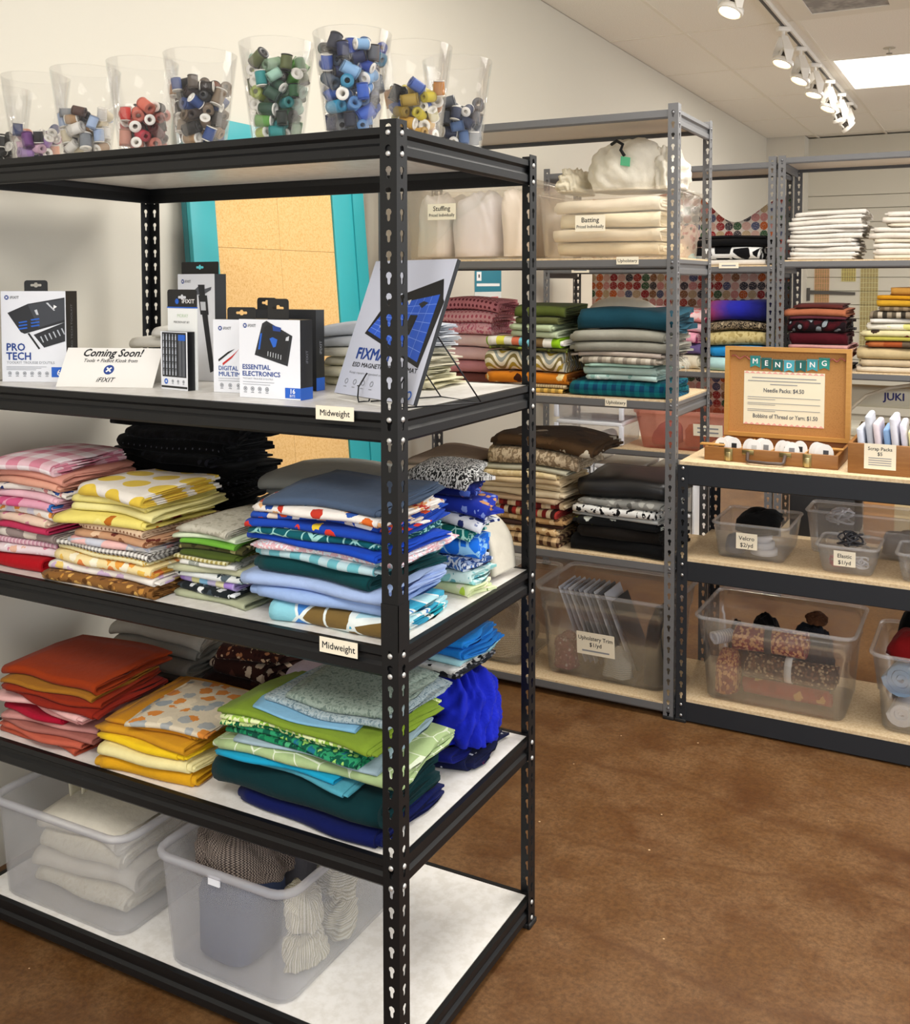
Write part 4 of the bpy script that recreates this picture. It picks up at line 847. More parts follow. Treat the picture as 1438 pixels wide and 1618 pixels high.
def carton(name, label, bl, br, ytop, dep, z=z2, side=CART_K, front=CART_W, top=None, cat='box', extra_rot=0, group='boxed tool kits on the black unit'):
    """upright carton placed by the pixels of its front bottom corners; returns thing, width, height"""
    a = on(*bl, 2, z); b = on(*br, 2, z); w = float(np.hypot(*(b-a)[:2])); rz = math.atan2(b[1]-a[1], b[0]-a[0])
    m = (np.array(bl)+np.array(br))/2; mid = (a+b)/2
    d = FWD+RGT*(m[0]-PPX)/FPX-UPV*(ytop-PPY)/FPX; k = ((mid-CAM)[:2]@FWD[:2])/(d[:2]@FWD[:2]); h = float((CAM+d*k)[2]-z)
    t = thing(name, label, cat, (float(a[0]), float(a[1]), z), rz, group)
    mb = MB(); mb.box((0, 0, 0), (w, dep, h)); mb.mi = [1, 1 if top is None else 2, 0, 1, 1, 1]
    mb.build('carton', [front, side]+([top] if top else []), t)
    return t, w, h
def logo(t, x, zc, s, y=-.0006, dark=INK, word='iFIXIT', wcol=None):
    """round blue badge with a white cross, and the maker's name"""
    F = frame((x, y, zc), (1, 0, 0), (0, 0, 1))
    b = MB().lathe([(s*.5, -.0002), (s*.5, .0)], 20, 0, F).build('logo_badge', NAVY, t)
    mb = MB()
    for a in (math.pi/4, -math.pi/4): mb.box((-s*.3, -s*.075, 0), (s*.3, s*.075, .0003), 0, F @ Matrix.Rotation(a, 4, 'Z'))
    mb.build('logo_cross', INKW, b)
    if word: lettering(t, word, (x+s*.75, y-.0003, zc-s*.28), s*.85, wcol or INK, name='lettering')
def para(t, x, zc, w, n, dz, th=.0014, y=-.0007, mat=INKG):
    mb = MB()
    for k in range(n): mb.box((x, y-.0003, zc-k*dz), (x+w*(1-.13*(k % 3)), y, zc-k*dz+th))
    mb.build('small_print', mat, t)
def icons(t, x, zc, n, s, gap, y=-.0007):
    mb = MB()
    for k in range(n):
        F = frame((x+k*gap, y, zc), (1, 0, 0), (0, 0, 1)); mb.lathe([(s*.5, 0), (s*.5, .0003), (s*.38, .0003), (s*.38, 0)], 12, 0, F, False, False)
        mb.box((-s*.2, -s*.2, 0), (s*.2, s*.2, .0003), 0, F); mb.box((-s*.4, -s*.85, 0), (s*.4, -s*.7, .0003), 0, F)
    mb.build('feature_icons', INKG, t)
def poly(t, pts, y, mat, name='printed_picture', th=.0003):
    n = len(pts); vs = [(a, y, b) for a, b in pts]; 
    return MB().add(vs, [tuple(range(n))]).build(name, mat, t)
# --- PRO TECH
t, w, h = carton('tool_kit_box', 'white carton with a black tool roll picture and blue words PRO TECH', (4, 603), (106, 604), 460, .055)
hang_tab(t, w*.36, w*.72, h, h+.026, .002, CART_K)
logo(t, w*.09, h*.93, .011, dark=INK)
poly(t, [(w*.10, h*.76), (w*.42, h*.86), (w*.985, h*.93), (w*.985, h*.66), (w*.36, h*.53), (w*.3, h*.55)], -.0006, DKG)
poly(t, [(w*.42, h*.85), (w*.985, h*.915), (w*.985, h*.69), (w*.58, h*.60)], -.0008, solid('3a3d44', .5))
poly(t, [(w*.5, h*.52), (w*.985, h*.66), (w*.985, h*.45), (w*.66, h*.38)], -.0009, DKG)
for k in range(3):
    for j in range(2): poly(t, [(w*(.27+j*.19), h*(.66-k*.035+j*.03)), (w*(.40+j*.19), h*(.675-k*.035+j*.03)), (w*(.41+j*.19), h*(.66-k*.035+j*.03)), (w*(.28+j*.19), h*(.645-k*.035+j*.03))], -.0011, BLUE)
for k in range(6): poly(t, [(w*(.60+k*.065), h*(.50+k*.018)), (w*(.62+k*.065), h*(.505+k*.018)), (w*(.66+k*.065), h*(.44+k*.018)), (w*(.645+k*.065), h*(.435+k*.018))], -.0011, CHROME)
poly(t, [(w*.70, h*.87), (w*.73, h*.875), (w*.84, h*.79), (w*.82, h*.785)], -.0011, LGT); poly(t, [(w*.52, h*.79), (w*.56, h*.80), (w*.585, h*.74), (w*.55, h*.74)], -.0011, LGT)
poly(t, [(w*.82, h*.85), (w*.87, h*.83), (w*.81, h*.80)], -.0011, INKW)
poly(t, [(w*.405, h*.535), (w*.435, h*.54), (w*.60, h*.37), (w*.575, h*.36)], -.0011, CART_K)
lettering(t, 'PRO', (w*.07, -.0008, h*.345), h*.115, NAVY, bold=.025); lettering(t, 'TECH', (w*.07, -.0008, h*.245), h*.115, NAVY, bold=.025)
lettering(t, 'TOOLKIT TROUSSE D\u2019OUTILS', (w*.075, -.0008, h*.2), h*.04, INKG, width=w*.74)
para(t, w*.07, h*.165, w*.62, 3, h*.016, .0009); icons(t, w*.12, h*.095, 6, .009, w*.115)
quad(t, 'count_badge', (w*.765, -.0006, h*.055), w*.225, h*.11, BLUE); lettering(t, '64', (w*.85, -.001, h*.075), h*.09, INKW, bold=.02)
lettering(t, 'PRO TECH TOOLKIT', (w+.0006, .03, h*.35), .012, INKG, (0, 0, 1), (0, -1, 0))
# --- tent card
a = on(88, 611, 2, z2); b = on(241, 613, 2, z2); rz = math.atan2(b[1]-a[1], b[0]-a[0]); w = float(np.hypot(*(b-a)[:2]))
t = thing('tent_card', 'white folded tent card reading Coming Soon', 'sign', (float(a[0]), float(a[1]), z2), rz)
L, bk = .104, .058; hh = math.sqrt(L*L-bk*bk); up = (0, bk, hh)
PAPER = solid('ece9e4', .6)
MB().add([(0, 0, 0), (w, 0, 0), (w, bk, hh), (0, bk, hh), (0, .0015, -.0), (w, .0015, 0), (w, bk+.0015, hh), (0, bk+.0015, hh)], [(0, 1, 2, 3), (7, 6, 5, 4), (0, 4, 5, 1), (1, 5, 6, 2), (3, 2, 6, 7), (0, 3, 7, 4)]).build('front_panel', PAPER, t)
MB().add([(0, bk, hh), (w, bk, hh), (w, 2*bk, 0), (0, 2*bk, 0), (0, bk+.0015, hh), (w, bk+.0015, hh), (w, 2*bk+.0015, 0), (0, 2*bk+.0015, 0)], [(3, 2, 1, 0), (4, 5, 6, 7), (0, 1, 5, 4), (1, 2, 6, 5), (2, 3, 7, 6), (0, 4, 7, 3)]).build('rear_panel', PAPER, t)
uv_ = Vector(up).normalized(); nn = Vector((1, 0, 0)).cross(uv_)
def tl(s, q, hgt, mat=INK, bold=0, sh=0, wd=None): lettering(t, s, Vector((w*.49, 0, 0))+uv_*(L*q)+nn*.0006, hgt, mat, (1, 0, 0), up, 'CENTER', bold, sh, wd)
tl('Coming Soon!', .78, .028, INK, .025, .25, w*.62); tl('Tools + FixBot Kiosk from', .63, .013, INK, .01, .2, w*.56); tl('iFIXIT', .13, .017, INK, .01, .25, w*.19)
F = frame(Vector((w*.5, 0, 0))+uv_*(L*.44)+nn*.0006, (1, 0, 0), up)
bd = MB().lathe([(.0125, -.0002), (.0125, 0)], 24, 0, F).build('logo_badge', NAVY, t)
mb = MB()
for s in (.78, -.78): mb.box((-.0078, -.0019, 0), (.0078, .0019, .0003), 0, F @ Matrix.Rotation(s, 4, 'Z'))
mb.build('logo_cross', INKW, bd)
# --- caliper box (behind)
t, w, h = carton('caliper_box', 'tall white and black carton picturing a caliper, hang tab on top', (283, 598), (341, 603), 433, .035)
hang_tab(t, -.0, w, h, h+.03, .012, CART_K, .003)
logo(t, w*.14, h*.93, .011)
poly(t, [(w*.30, h*.80), (w*.62, h*.90), (w*.74, h*.90), (w*.74, h*.86), (w*.92, h*.88), (w*.9, h*.85), (w*.72, h*.81)], -.0006, MID)
poly(t, [(w*.56, h*.90), (w*.72, h*.9), (w*.97, h*.1), (w*.86, h*.08)], -.0008, DKG); poly(t, [(w*.57, h*.8), (w*.80, h*.8), (w*.84, h*.62), (w*.62, h*.62)], -.001, DKG); poly(t, [(w*.62, h*.74), (w*.76, h*.74), (w*.77, h*.66), (w*.64, h*.66)], -.0012, LGT)
# --- precision bit set: box in front of a hang card
t, w, h = carton('bit_set_box', 'small bit set box on a hang card with black top', (255, 614), (297, 618), 524, .02)
logo_t = t
MB().box((-.001, .021, .0), (w+.008, .0225, h*1.40)).build('backing_card', solid('eef0ee', .5), t)
MB().box((-.002, .0195, h*1.40), (w+.009, .0223, h*1.42)).build('blue_band', BLUE, t)
hang_tab(t, -.001, w+.008, h*1.42, h*1.72, .0205, CART_K)
lettering(t, 'iFIXIT', (w*.54, .0200, h*1.485), .013, INKW, bold=.01, width=w*.46)
F = frame((w*.36, .0201, h*1.515), (1, 0, 0), (0, 0, 1)); MB().lathe([(.0062, 0), (.0062, .0003)], 18, 0, F).build('logo_badge', BLUE, t)
lettering(t, 'MORAY', (w*.35, .0205, h*1.24), .011, solid('b9cfae', .5)); lettering(t, 'PRECISION BIT SET', (w*.22, .0205, h*1.14), .0065, INK)
MB().box((w*.06, -.0006, h*.22), (w*.95, 0, h*.985)).build('bit_tray', DKG, t)
mb = MB()
for r_ in range(6):
    for c_ in range(5):
        x = w*(.12+c_*.115); zz = h*(.25+r_*.12); F = Matrix.Translation((x, -.001, zz)); mb.lathe([(.0014, 0), (.0014, h*.06), (.0008, h*.07), (.0008, h*.105)], 6, 0, F)
mb.build('screwdriver_bits', CHROME, t)
MB().box((w*.70, -.002, h*.24), (w*.80, 0, h*.86)).box((w*.83, -.002, h*.24), (w*.92, 0, h*.86)).build('driver_handle', MID, t)
MB().box((w*.69, -.0024, h*.85), (w*.93, 0, h*.95)).build('handle_cap', BLUE, t)
icons(t, w*.45, h*.15, 3, .007, w*.2); MB().box((w*.02, -.0007, .004), (w*.98, 0, h*.065)).build('black_band', CART_K, t)
F = frame((w*.2, -.0006, h*.14), (1, 0, 0), (0, 0, 1)); MB().lathe([(.0062, 0), (.0062, .0003), (.003, .0003), (.003, 0)], 16, 0, F, False, False).build('round_seal', BLUE, t)
# --- black box behind right
t, w, h = carton('tool_kit_box', 'black carton standing behind the ESSENTIAL ELECTRONICS box', (404, 612), (500, 618), 489, .03, side=solid('1a1b1e', .35), front=solid('1f2126', .35))
quad(t, 'blue_strip', (w+.0006, 0.0, .0), .03, h*.16, BLUE, (0, 1, 0), (0, 0, 1)); hang_tab(t, w*.02, w*.34, h, h+.004+.022, .004, CART_K)
lettering(t, 'iFIXIT', (w+.0008, .02, h*.45), .012, INKG, (0, 0, 1), (0, -1, 0))
# --- multimeter
t, w, h = carton('multimeter_box', 'white carton reading DIGITAL MULTIMETER, half hidden', (338, 619), (404, 622), 505, .03)
hang_tab(t, w*.32, w*1.0, h, h+.027, .004, CART_K)
logo(t, w*.17, h*.88, .01)
poly(t, [(w*.82, h*.82), (w*1.0, h*.80), (w*1.0, h*.42), (w*.8, h*.44), (w*.76, h*.56)], -.0006, DKG); poly(t, [(w*.84, h*.74), (w*1.0, h*.72), (w*1.0, h*.62), (w*.84, h*.64)], -.0008, solid('6f86b4', .5))
for (c_, dx) in ((CART_K, 0), (solid('c02420', .5), .1)): poly(t, [(w*(.12+dx), h*(.45-dx*.5)), (w*(.36+dx), h*(.56-dx*.5)), (w*(.52+dx), h*.60), (w*(.34+dx), h*(.52-dx*.5)), (w*(.13+dx), h*(.42-dx*.5))], -.0007, c_)
lettering(t, 'DIGITAL', (w*.12, -.0008, h*.305), h*.085, solid('3d5a9a', .5), bold=.02); lettering(t, 'MULTIMETER', (w*.12, -.0008, h*.225), h*.085, solid('3d5a9a', .5), bold=.02, width=w*.86)
para(t, w*.12, h*.19, w*.6, 2, .005, .0007); icons(t, w*.2, h*.1, 3, .009, w*.2)
# --- ESSENTIAL ELECTRONICS
t, w, h = carton('tool_kit_box', 'white carton with blue words ESSENTIAL ELECTRONICS and a tool case picture', (379, 627), (475, 633), 505, .042)
hang_tab(t, w*.46, w*.80, h, h+.043, .004, CART_K)
logo(t, w*.10, h*.92, .010)
poly(t, [(w*.39, h*.95), (w*.46, h*.985), (w*.88, h*.80), (w*.80, h*.42), (w*.26, h*.55)], -.0006, DKG); poly(t, [(w*.42, h*.90), (w*.48, h*.94), (w*.84, h*.78), (w*.77, h*.47), (w*.32, h*.57)], -.0008, solid('16181d', .5))
poly(t, [(w*.51, h*.76), (w*.56, h*.78), (w*.64, h*.75), (w*.61, h*.66), (w*.57, h*.65)], -.001, BLUE); poly(t, [(w*.36, h*.82), (w*.39, h*.83), (w*.35, h*.62), (w*.32, h*.62)], -.001, BLUE)
poly(t, [(w*.56, h*.93), (w*.70, h*.90), (w*.69, h*.85), (w*.57, h*.86)], -.001, NAVY); poly(t, [(w*.78, h*.78), (w*.83, h*.80), (w*.82, h*.74), (w*.77, h*.74)], -.001, LGT)
for k in range(6): poly(t, [(w*(.48+k*.042), h*(.60-k*.008)), (w*(.49+k*.042), h*(.60-k*.008)), (w*(.485+k*.042), h*(.54-k*.008)), (w*(.475+k*.042), h*(.54-k*.008))], -.001, LGT)
lettering(t, 'ESSENTIAL', (w*.05, -.0008, h*.365), h*.085, NAVY, bold=.02, width=w*.46); lettering(t, 'ELECTRONICS', (w*.05, -.0008, h*.28), h*.085, NAVY, bold=.02, width=w*.62)
lettering(t, 'TOOLKIT TROUSSE D\u2019OUTILS', (w*.06, -.0008, h*.235), h*.03, INKG, width=w*.5)
para(t, w*.06, h*.2, w*.52, 2, .005, .0007); icons(t, w*.1, h*.115, 4, .0095, w*.12)
bb = quad(t, 'count_badge', (w*.755, -.0006, h*.02), w*.245, h*.13, BLUE); lettering(t, '16', (w*.83, -.001, h*.08), h*.085, INKW, bold=.02); lettering(t, 'BITS', (w*.83, -.001, h*.035), h*.045, INKW)
quad(t, 'side_badge', (w+.0005, 0, 0), .042, h*.15, BLUE, (0, 1, 0), (0, 0, 1)); lettering(t, 'iFIXIT', (w+.0008, .026, h*.45), .011, INKG, (0, 0, 1), (0, -1, 0))
# --- FIXMAT board on a wire easel
a = on(528, 620, 2, z2+.012); b = on(653, 640, 2, z2+.012); rz = math.atan2(b[1]-a[1], b[0]-a[0]); w = float(np.hypot(*(b-a)[:2]))
t = thing('mat_package', 'large flat white mat package reading FIXMAT leaning on an easel', 'package', (float(a[0]), float(a[1]), z2+.012), rz)
H_ = .292; lean = math.radians(21); up = Vector((0, math.sin(lean), math.cos(lean))); nb = Vector((0, math.cos(lean), -math.sin(lean)))
Fm = frame((0, 0, 0), (1, 0, 0), up, nb)          # local: x right, y up the board, z into the board
def bp(u, v, d=0.): return tuple(Vector((1, 0, 0))*u+up*v+nb*d)
mb = MB(); mb.add([bp(0, 0), bp(w, 0), bp(w, H_), bp(0, H_), bp(0, 0, .009), bp(w, 0, .009), bp(w, H_, .009), bp(0, H_, .009)], [(0, 1, 2, 3), (7, 6, 5, 4), (0, 4, 5, 1), (1, 5, 6, 2), (3, 2, 6, 7), (0, 3, 7, 4)])
mb.mi = [0, 1, 1, 1, 1, 1]; mb.build('board', [solid('c3c7d6', .4), CART_K], t)
def bpoly(pts, d, mat, name='printed_picture'): return MB().add([bp(u*w, v*H_, -d) for u, v in pts], [tuple(range(len(pts)))]).build(name, mat, t)
bpoly([(.35, .93-.22), (.92, .86), (.98, .72), (1.0, .70), (.93, .24), (.16, .45), (.33, .71)], .0004, CART_K)
bpoly([(.37, .665), (.93, .75), (.90, .28), (.19, .47)], .0006, solid('2456c4', .5))
mb = MB()
for k in range(1, 7):
    q = k/7
    for (p0, p1) in ((((.37+(.93-.37)*q), .665+(.75-.665)*q), ((.19+(.90-.19)*q), .47+(.28-.47)*q)), ((.37+(.19-.37)*q, .665+(.47-.665)*q), (.93+(.90-.93)*q, .75+(.28-.75)*q))):
        A, B = Vector(bp(p0[0]*w, p0[1]*H_, -.0008)), Vector(bp(p1[0]*w, p1[1]*H_, -.0008)); dv = (B-A).normalized().cross(nb)*.0005
        mb.add([A-dv, A+dv, B+dv, B-dv], [(0, 1, 2, 3)])
mb.build('mat_grid', solid('7fa0ea', .5), t)
bpoly([(.66, .60), (.75, .60), (.72, .46), (.63, .46)], .001, CART_K); bpoly([(.33, .63-.02), (.36, .615), (.35, .50), (.33, .50)], .001, LGT); bpoly([(.72, .72-.04), (.77, .70), (.83, .69), (.77, .65)], .001, DKG); bpoly([(.58, .70), (.62, .71), (.61, .67)], .001, LGT)
up_ = tuple(up)
def bl_(s, u, v, hgt, mat, bold=0, wd=None, sh=0): lettering(t, s, bp(u*w, v*H_, -.0008), hgt, mat, (1, 0, 0), up_, 'LEFT', bold, sh, wd)
bl_('FIXMAT', .14, .265, .033, NAVY, .03, w*.44); bl_('ESD MAGNETIC PROJECT MAT', .13, .205, .0135, INK, .01, w*.80); bl_('Keep repairs organized and protected', .12, .155, .007, INKG, 0, w*.6)
mb = MB()
for k in range(4):
    F = frame(bp(w*(.12+k*.11), H_*.095, -.0008), (1, 0, 0), up_); mb.lathe([(.0058, 0), (.0058, .0003), (.0044, .0003), (.0044, 0)], 12, 0, F, False, False); mb.box((-.005, -.012, 0), (.005, -.0105, .0003), 0, F)
mb.build('feature_icons', INKG, t)
F = frame(bp(w*.12, H_*.945, -.0006), (1, 0, 0), up_); bd = MB().lathe([(.0075, 0), (.0075, .0003)], 18, 0, F).build('logo_badge', NAVY, t)
mb = MB(); [mb.box((-.0048, -.0012, .0003), (.0048, .0012, .0006), 0, F @ Matrix.Rotation(s, 4, 'Z')) for s in (.78, -.78)]; mb.build('logo_cross', INKW, bd)
bl_('iFIXIT', .19, .93, .013, INK, .01)
F = frame(bp(w*.92, H_*.055, -.0006), (1, 0, 0), up_); MB().lathe([(.009, 0), (.009, .0003), (.006, .0003), (.006, 0)], 18, 0, F, False, False).build('round_seal', BLUE, t)
# wire easel
e = thing('wire_easel', 'black wire easel holding the FIXMAT package', 'easel', (float(a[0]), float(a[1]), z2), rz)
o = Vector((0, 0, .0128))
for u in (.40, .86):
    b0 = Vector(bp(u*w, .0))+o; 
    MB().tube([b0-up*-.05+nb*-.014*0+Vector((0, -.010, 0)), b0+Vector((0, -.012, .02)), b0+Vector((0, -.014, .0)), b0+Vector((0, -.012, -.0095)), b0+Vector((0, .0, -.0095)), b0+nb*.013+Vector((0, 0, -.0055)), b0+nb*.0125+up*.03, b0+nb*.0125+up*.16], .0016, 8).build('front_prong', CART_K, e)
    MB().tube([b0+Vector((0, -.012, .022)), b0+Vector((0, -.012, .0235))], .0034, 8).build('prong_tip', CART_K, e)
top_ = [Vector(bp(u*w, .16))+o+nb*.0125 for u in (.40, .86)]
MB().tube([top_[0], top_[1]], .0016, 8).build('cross_bar', CART_K, e)
ft = [Vector((.48*w, .175, .0024)), Vector((.95*w, .175, .0024))]
MB().tube([top_[0], ft[0], ft[1], top_[1]], .0016, 8).build('rear_leg', CART_K, e)
for u, f in zip((.40, .86), ft): MB().tube([Vector((u*w, .0165, .0024)), f], .0016, 8).build('base_wire', CART_K, e)
# ---------------------------------------------------------------- plastic storage bins
def rrect(wx, wy, r, n=4):
    P = []
    for cx, cy, a0 in ((wx/2-r, wy/2-r, 0), (-wx/2+r, wy/2-r, 90), (-wx/2+r, -wy/2+r, 180), (wx/2-r, -wy/2+r, 270)):
        for k in range(n+1): a = math.radians(a0+90*k/n); P.append((cx+r*math.cos(a), cy+r*math.sin(a)))
    return P
def loft(rings, mi=0):
    """rings: (wx, wy, r, z)"""
    mb = MB(); V = []; n = 0
    for wx, wy, r, z in rings:
        P = rrect(wx, wy, max(.002, r)); n = len(P); V += [(x, y, z) for x, y in P]
    F = [(k*n+i, k*n+(i+1) % n, (k+1)*n+(i+1) % n, (k+1)*n+i) for k in range(len(rings)-1) for i in range(n)]
    mb.add(V, F, mi, True); return mb, n
def bin_(name, label, x0, x1, y0, y1, z0, h, mat, tp=.025, r=.03, rimw=.011, rimh=.016, step=None, group='clear storage bins', rz=0, wallt=.0025, ribs=False):
    """open tapered bin: x0..y1 is the outline at the rim"""
    wx, wy = x1-x0, y1-y0
    t = thing(name, label, 'storage bin', ((x0+x1)/2, (y0+y1)/2, z0), rz, group)
    bx, by = wx-2*rimw, wy-2*rimw
    def at(q, ins=0): return (bx-2*tp*(1-q)-2*ins, by-2*tp*(1-q)-2*ins, r-ins*.5)
    rings = [(at(0)[0]-.03, at(0)[1]-.03, r*.8, 0), (at(0)[0]-.008, at(0)[1]-.008, r, .002), (*at(.03), .01)]
    if step: rings += [(*at(step, .006), h*step-.004), (*at(step), h*step+.003)]
    rings += [(*at(1), h-rimh)]
    inner = [(*at(1, wallt), h-rimh)]
    if step: inner += [(*at(step, wallt), h*step+.004), (*at(step, .006+wallt), h*step-.004)]
    inner += [(*at(.04, wallt), .012), (at(0)[0]-.035, at(0)[1]-.035, r*.8, .0045)]
    mb, n = loft(rings+inner)
    m = len(rings)+len(inner); mb.f.append(tuple(range(n-1, -1, -1))); mb.f.append(tuple((m-1)*n+i for i in range(n))); mb.mi += [0, 0]; mb.sm += [False, False]
    mb.build('bin_body', mat, t)
    q = at(1)
    mr, n2 = loft([(q[0], q[1], r, h-rimh), (wx-.004, wy-.004, r+rimw, h-rimh+.001), (wx, wy, r+rimw, h-rimh*.6), (wx, wy, r+rimw, h-.003), (wx-.006, wy-.006, r+rimw, h), (q[0]-.002, q[1]-.002, r, h), (q[0]-wallt*2, q[1]-wallt*2, r, h-.004), (q[0]-wallt*2, q[1]-wallt*2, r, h-rimh), (q[0], q[1], r, h-rimh)])
    mr.build('rim', RIMS.get(mat.name, mat), t)
    if ribs:
        for sx in (-.32, 0, .32): MB().box((sx*wx-.004, -by/2-.004, h-rimh-.018), (sx*wx+.004, -by/2+.001, h-rimh)).build('rib', mat, t)
    return t
MILK = plastic(.2, 'fefeff', .2, 'fbfcff', .25); CLR = plastic(.05, 'fdfdfd', .12, 'f4f5f8', .4); CLR2 = plastic(.09, 'fdfdfd', .12, 'f2f4f8', .4); ROSE = plastic(.2, 'fbe6e0', .25, 'ecb4a8', .3); CREAM = plastic(.10, 'fffdfa', .2, 'fbf6ec', .3)
def coil(label, c, loc, R, th, mat, seed, cat='elastic', name='elastic_coil', n=90, group=None):
    rng = random.Random(seed); p = []
    for i in range(n):
        a = i*.55; q = i/n; p.append((R*(.55+.45*math.sin(i*.37+seed))*math.cos(a), R*(.55+.4*math.cos(i*.29))*math.sin(a), th*1.5+R*.5*(1+math.sin(i*.43+seed))*.9))
    o = MB().tube(p, th, 6).build(name, mat, None, loc); return tag(o, label, cat, group or 'contents of the bench bins')
RIMS = {CLR.name: plastic(.22, 'fdfdfd', .15, 'f4f5f8', .4), CLR2.name: plastic(.25, 'fdfdfd', .15, 'f4f5f8', .4), MILK.name: plastic(.35, 'fdfdff', .2, 'f4f6fc', .3)}
z5 = Z[4]
rz1 = float(on(177, 1322, 1, .01)[2]); h1 = rz1-z5
B1 = bin_('storage_bin', 'milky plastic bin holding cream canvas bags, bottom shelf at left', -1.165, -.715, .0, .53, z5, h1, MILK, .012, .04)
rz2 = float(on(446, 1414, 1, .0)[2]); h2 = rz2-z5
B2 = bin_('storage_bin', 'milky plastic bin with brown knitted fabric, beside the corner post', -.632, -.255, -.006, .53, z5, h2, MILK, .014, .04)
quad(B2, 'bin_latch', (-.02, -.265, h2-.03), .03, .018, solid('e9ecf2', .4), (1, 0, 0), (0, 0, 1), .004)
# canvas bags in the left bin
CANV = blotch(['e0d8c0', 'e6dfca', 'd8cfb6'], .01, 3)
stack('left milky bin', -1.08, -.80, .075, .45, z5+.012, .20, [('cream canvas bag', CANV, 3), ('ivory canvas bag', pl('ddd6c6'), 3), ('natural canvas bag', CANV, 3), ('pale canvas bag', pl('e2dccc'), 2.6)], seed=131, noun='folded', names='canvas_bag', cat='bag', amp=.014, rag=.012, rot=5, group='canvas bags in the left bin', dome=.2)
def strip_sheet(name, label, cat, path, w, th, mat, loc=(0, 0, 0), rz=0, group=None, wob=.004, seed=1, axis='y'):
    """ribbon of cloth: path in the x-z plane, width along y"""
    rng = random.Random(seed); P = [Vector((p[0], 0, p[1])) for p in path]
    # refine by Catmull-Rom
    Q = []
    for i in range(len(P)-1):
        p0, p1, p2, p3 = P[max(i-1, 0)], P[i], P[i+1], P[min(i+2, len(P)-1)]
        for k in range(5):
            s = k/5; Q.append(.5*((2*p1)+(-p0+p2)*s+(2*p0-5*p1+4*p2-p3)*s*s+(-p0+3*p1-3*p2+p3)*s**3))
    Q.append(P[-1]); n = len(Q); V = []; U = []; ny = 6; dist = 0
    for s in (0, 1):
        dist = 0
        for i, q in enumerate(Q):
            tg = (Q[min(i+1, n-1)]-Q[max(i-1, 0)]).normalized(); nr = Vector((-tg.z, 0, tg.x))
            if i: dist += (Q[i]-Q[i-1]).length
            for j in range(ny+1):
                yy = w*(j/ny-.5); o = q+nr*(th*(.5-s)+wob*math.sin(yy*40+dist*18+seed)); V.append((o.x, yy+wob*math.sin(dist*30), o.z)); U.append((dist, yy+seed))
    m = ny+1; F = []
    for i in range(n-1):
        for j in range(ny):
            a = i*m+j; F.append((a, a+1, a+m+1, a+m)); b = n*m+a; F.append((b, b+m, b+m+1, b+1))
    for i in range(n-1):
        for j in (0, ny): a = i*m+j; F.append((a, a+m, n*m+a+m, n*m+a) if j == 0 else (a, n*m+a, n*m+a+m, a+m))
    for j in range(ny):
        for i in (0, n-1): a = i*m+j; F.append((a, n*m+a, n*m+a+1, a+1) if i == 0 else (a, a+1, n*m+a+1, n*m+a))
    mb = MB(); mb.v = V; mb.f = F; mb.mi = [0]*len(F); mb.sm = [True]*len(F); mb.uvs = U
    o = mb.build(name, mat, None, loc, rz); return tag(o, label, cat, group) if label else o
strip_sheet('draped_fabric', 'cream fabric draped over the low pile beside the rear post', 'fabric', [(-.085, .128), (-.02, .132), (.04, .126), (.074, .09), (.083, .045), (.086, .012)], .10, .010, pl('e2dccb'), (-.125, .515, Z[2]), 0, None, .003, 2)
zt = z5+.215
strip_sheet('canvas_strap', 'beige canvas bag strap looped at the left end of its bin', 'bag strap', [(-.12, .0), (-.125, .05), (-.11, .085), (-.04, .1), (.05, .108), (.055, .098), (-.03, .082), (-.085, .06), (-.09, .01)], .05, .004, pl('cfc8ae'), (-.90, .16, zt+.004), .1)
strip_sheet('canvas_bag', 'cream canvas bag folded in waves at the top of the left bin', 'bag', [(-.09, .004), (-.07, .04), (-.02, .055), (.04, .05), (.08, .03), (.085, .022), (.03, .034), (-.03, .036), (-.06, .02), (-.03, .014), (.04, .018), (.08, .006)], .20, .005, pl('e2d8bc'), (-.86, .30, zt+.012), 0, 'canvas bags in the left bin', .006, 3)
# knitted fabric in the second bin
def knit(c1, c2):
    t = NT('knitted_cloth'); o = t.xyz(t.uv()); a = t.math('SINE', t.math('MULTIPLY', o[1], 1500)); b = t.math('SINE', t.math('ADD', t.math('MULTIPLY', o[0], 1300), t.math('MULTIPLY', a, 1.6)))
    t.base(t.mix(t.math('GREATER_THAN', b, .25), c1, c2)); t.set(Roughness=.95); t.bump(b, .6, .004); return t.m
KN = knit('3c322e', '94867a')
lump('knitted_fabric', 'brown knitted fabric bunched at the front of its bin', 'fabric', (-.46, .115, z5+.20), .11, .075, .095, KN, 3, .16, 4, .8, .4, 80, 44, crease=.13, group='knitted fabrics in the bin')
lump('knitted_fabric', 'dark brown knitted fabric mounded at the back of its bin', 'fabric', (-.44, .32, z5+.20), .13, .10, .11, KN, 5, .14, 4, .8, .1, 80, 44, crease=.1, group='knitted fabrics in the bin')
lump('fabric_bundle', 'slate blue fabric bundle pressed against the bin front', 'fabric', (-.50, .14, z5+.014), .085, .085, .135, pl('4a5674'), 7, .10, 3, .6, 0, group='bundles inside the bin')
lump('fabric_bundle', 'grey fabric bundle in the middle of the bin', 'fabric', (-.49, .345, z5+.014), .10, .10, .135, pl('77757a'), 9, .12, 3, .6, 0, group='bundles inside the bin')
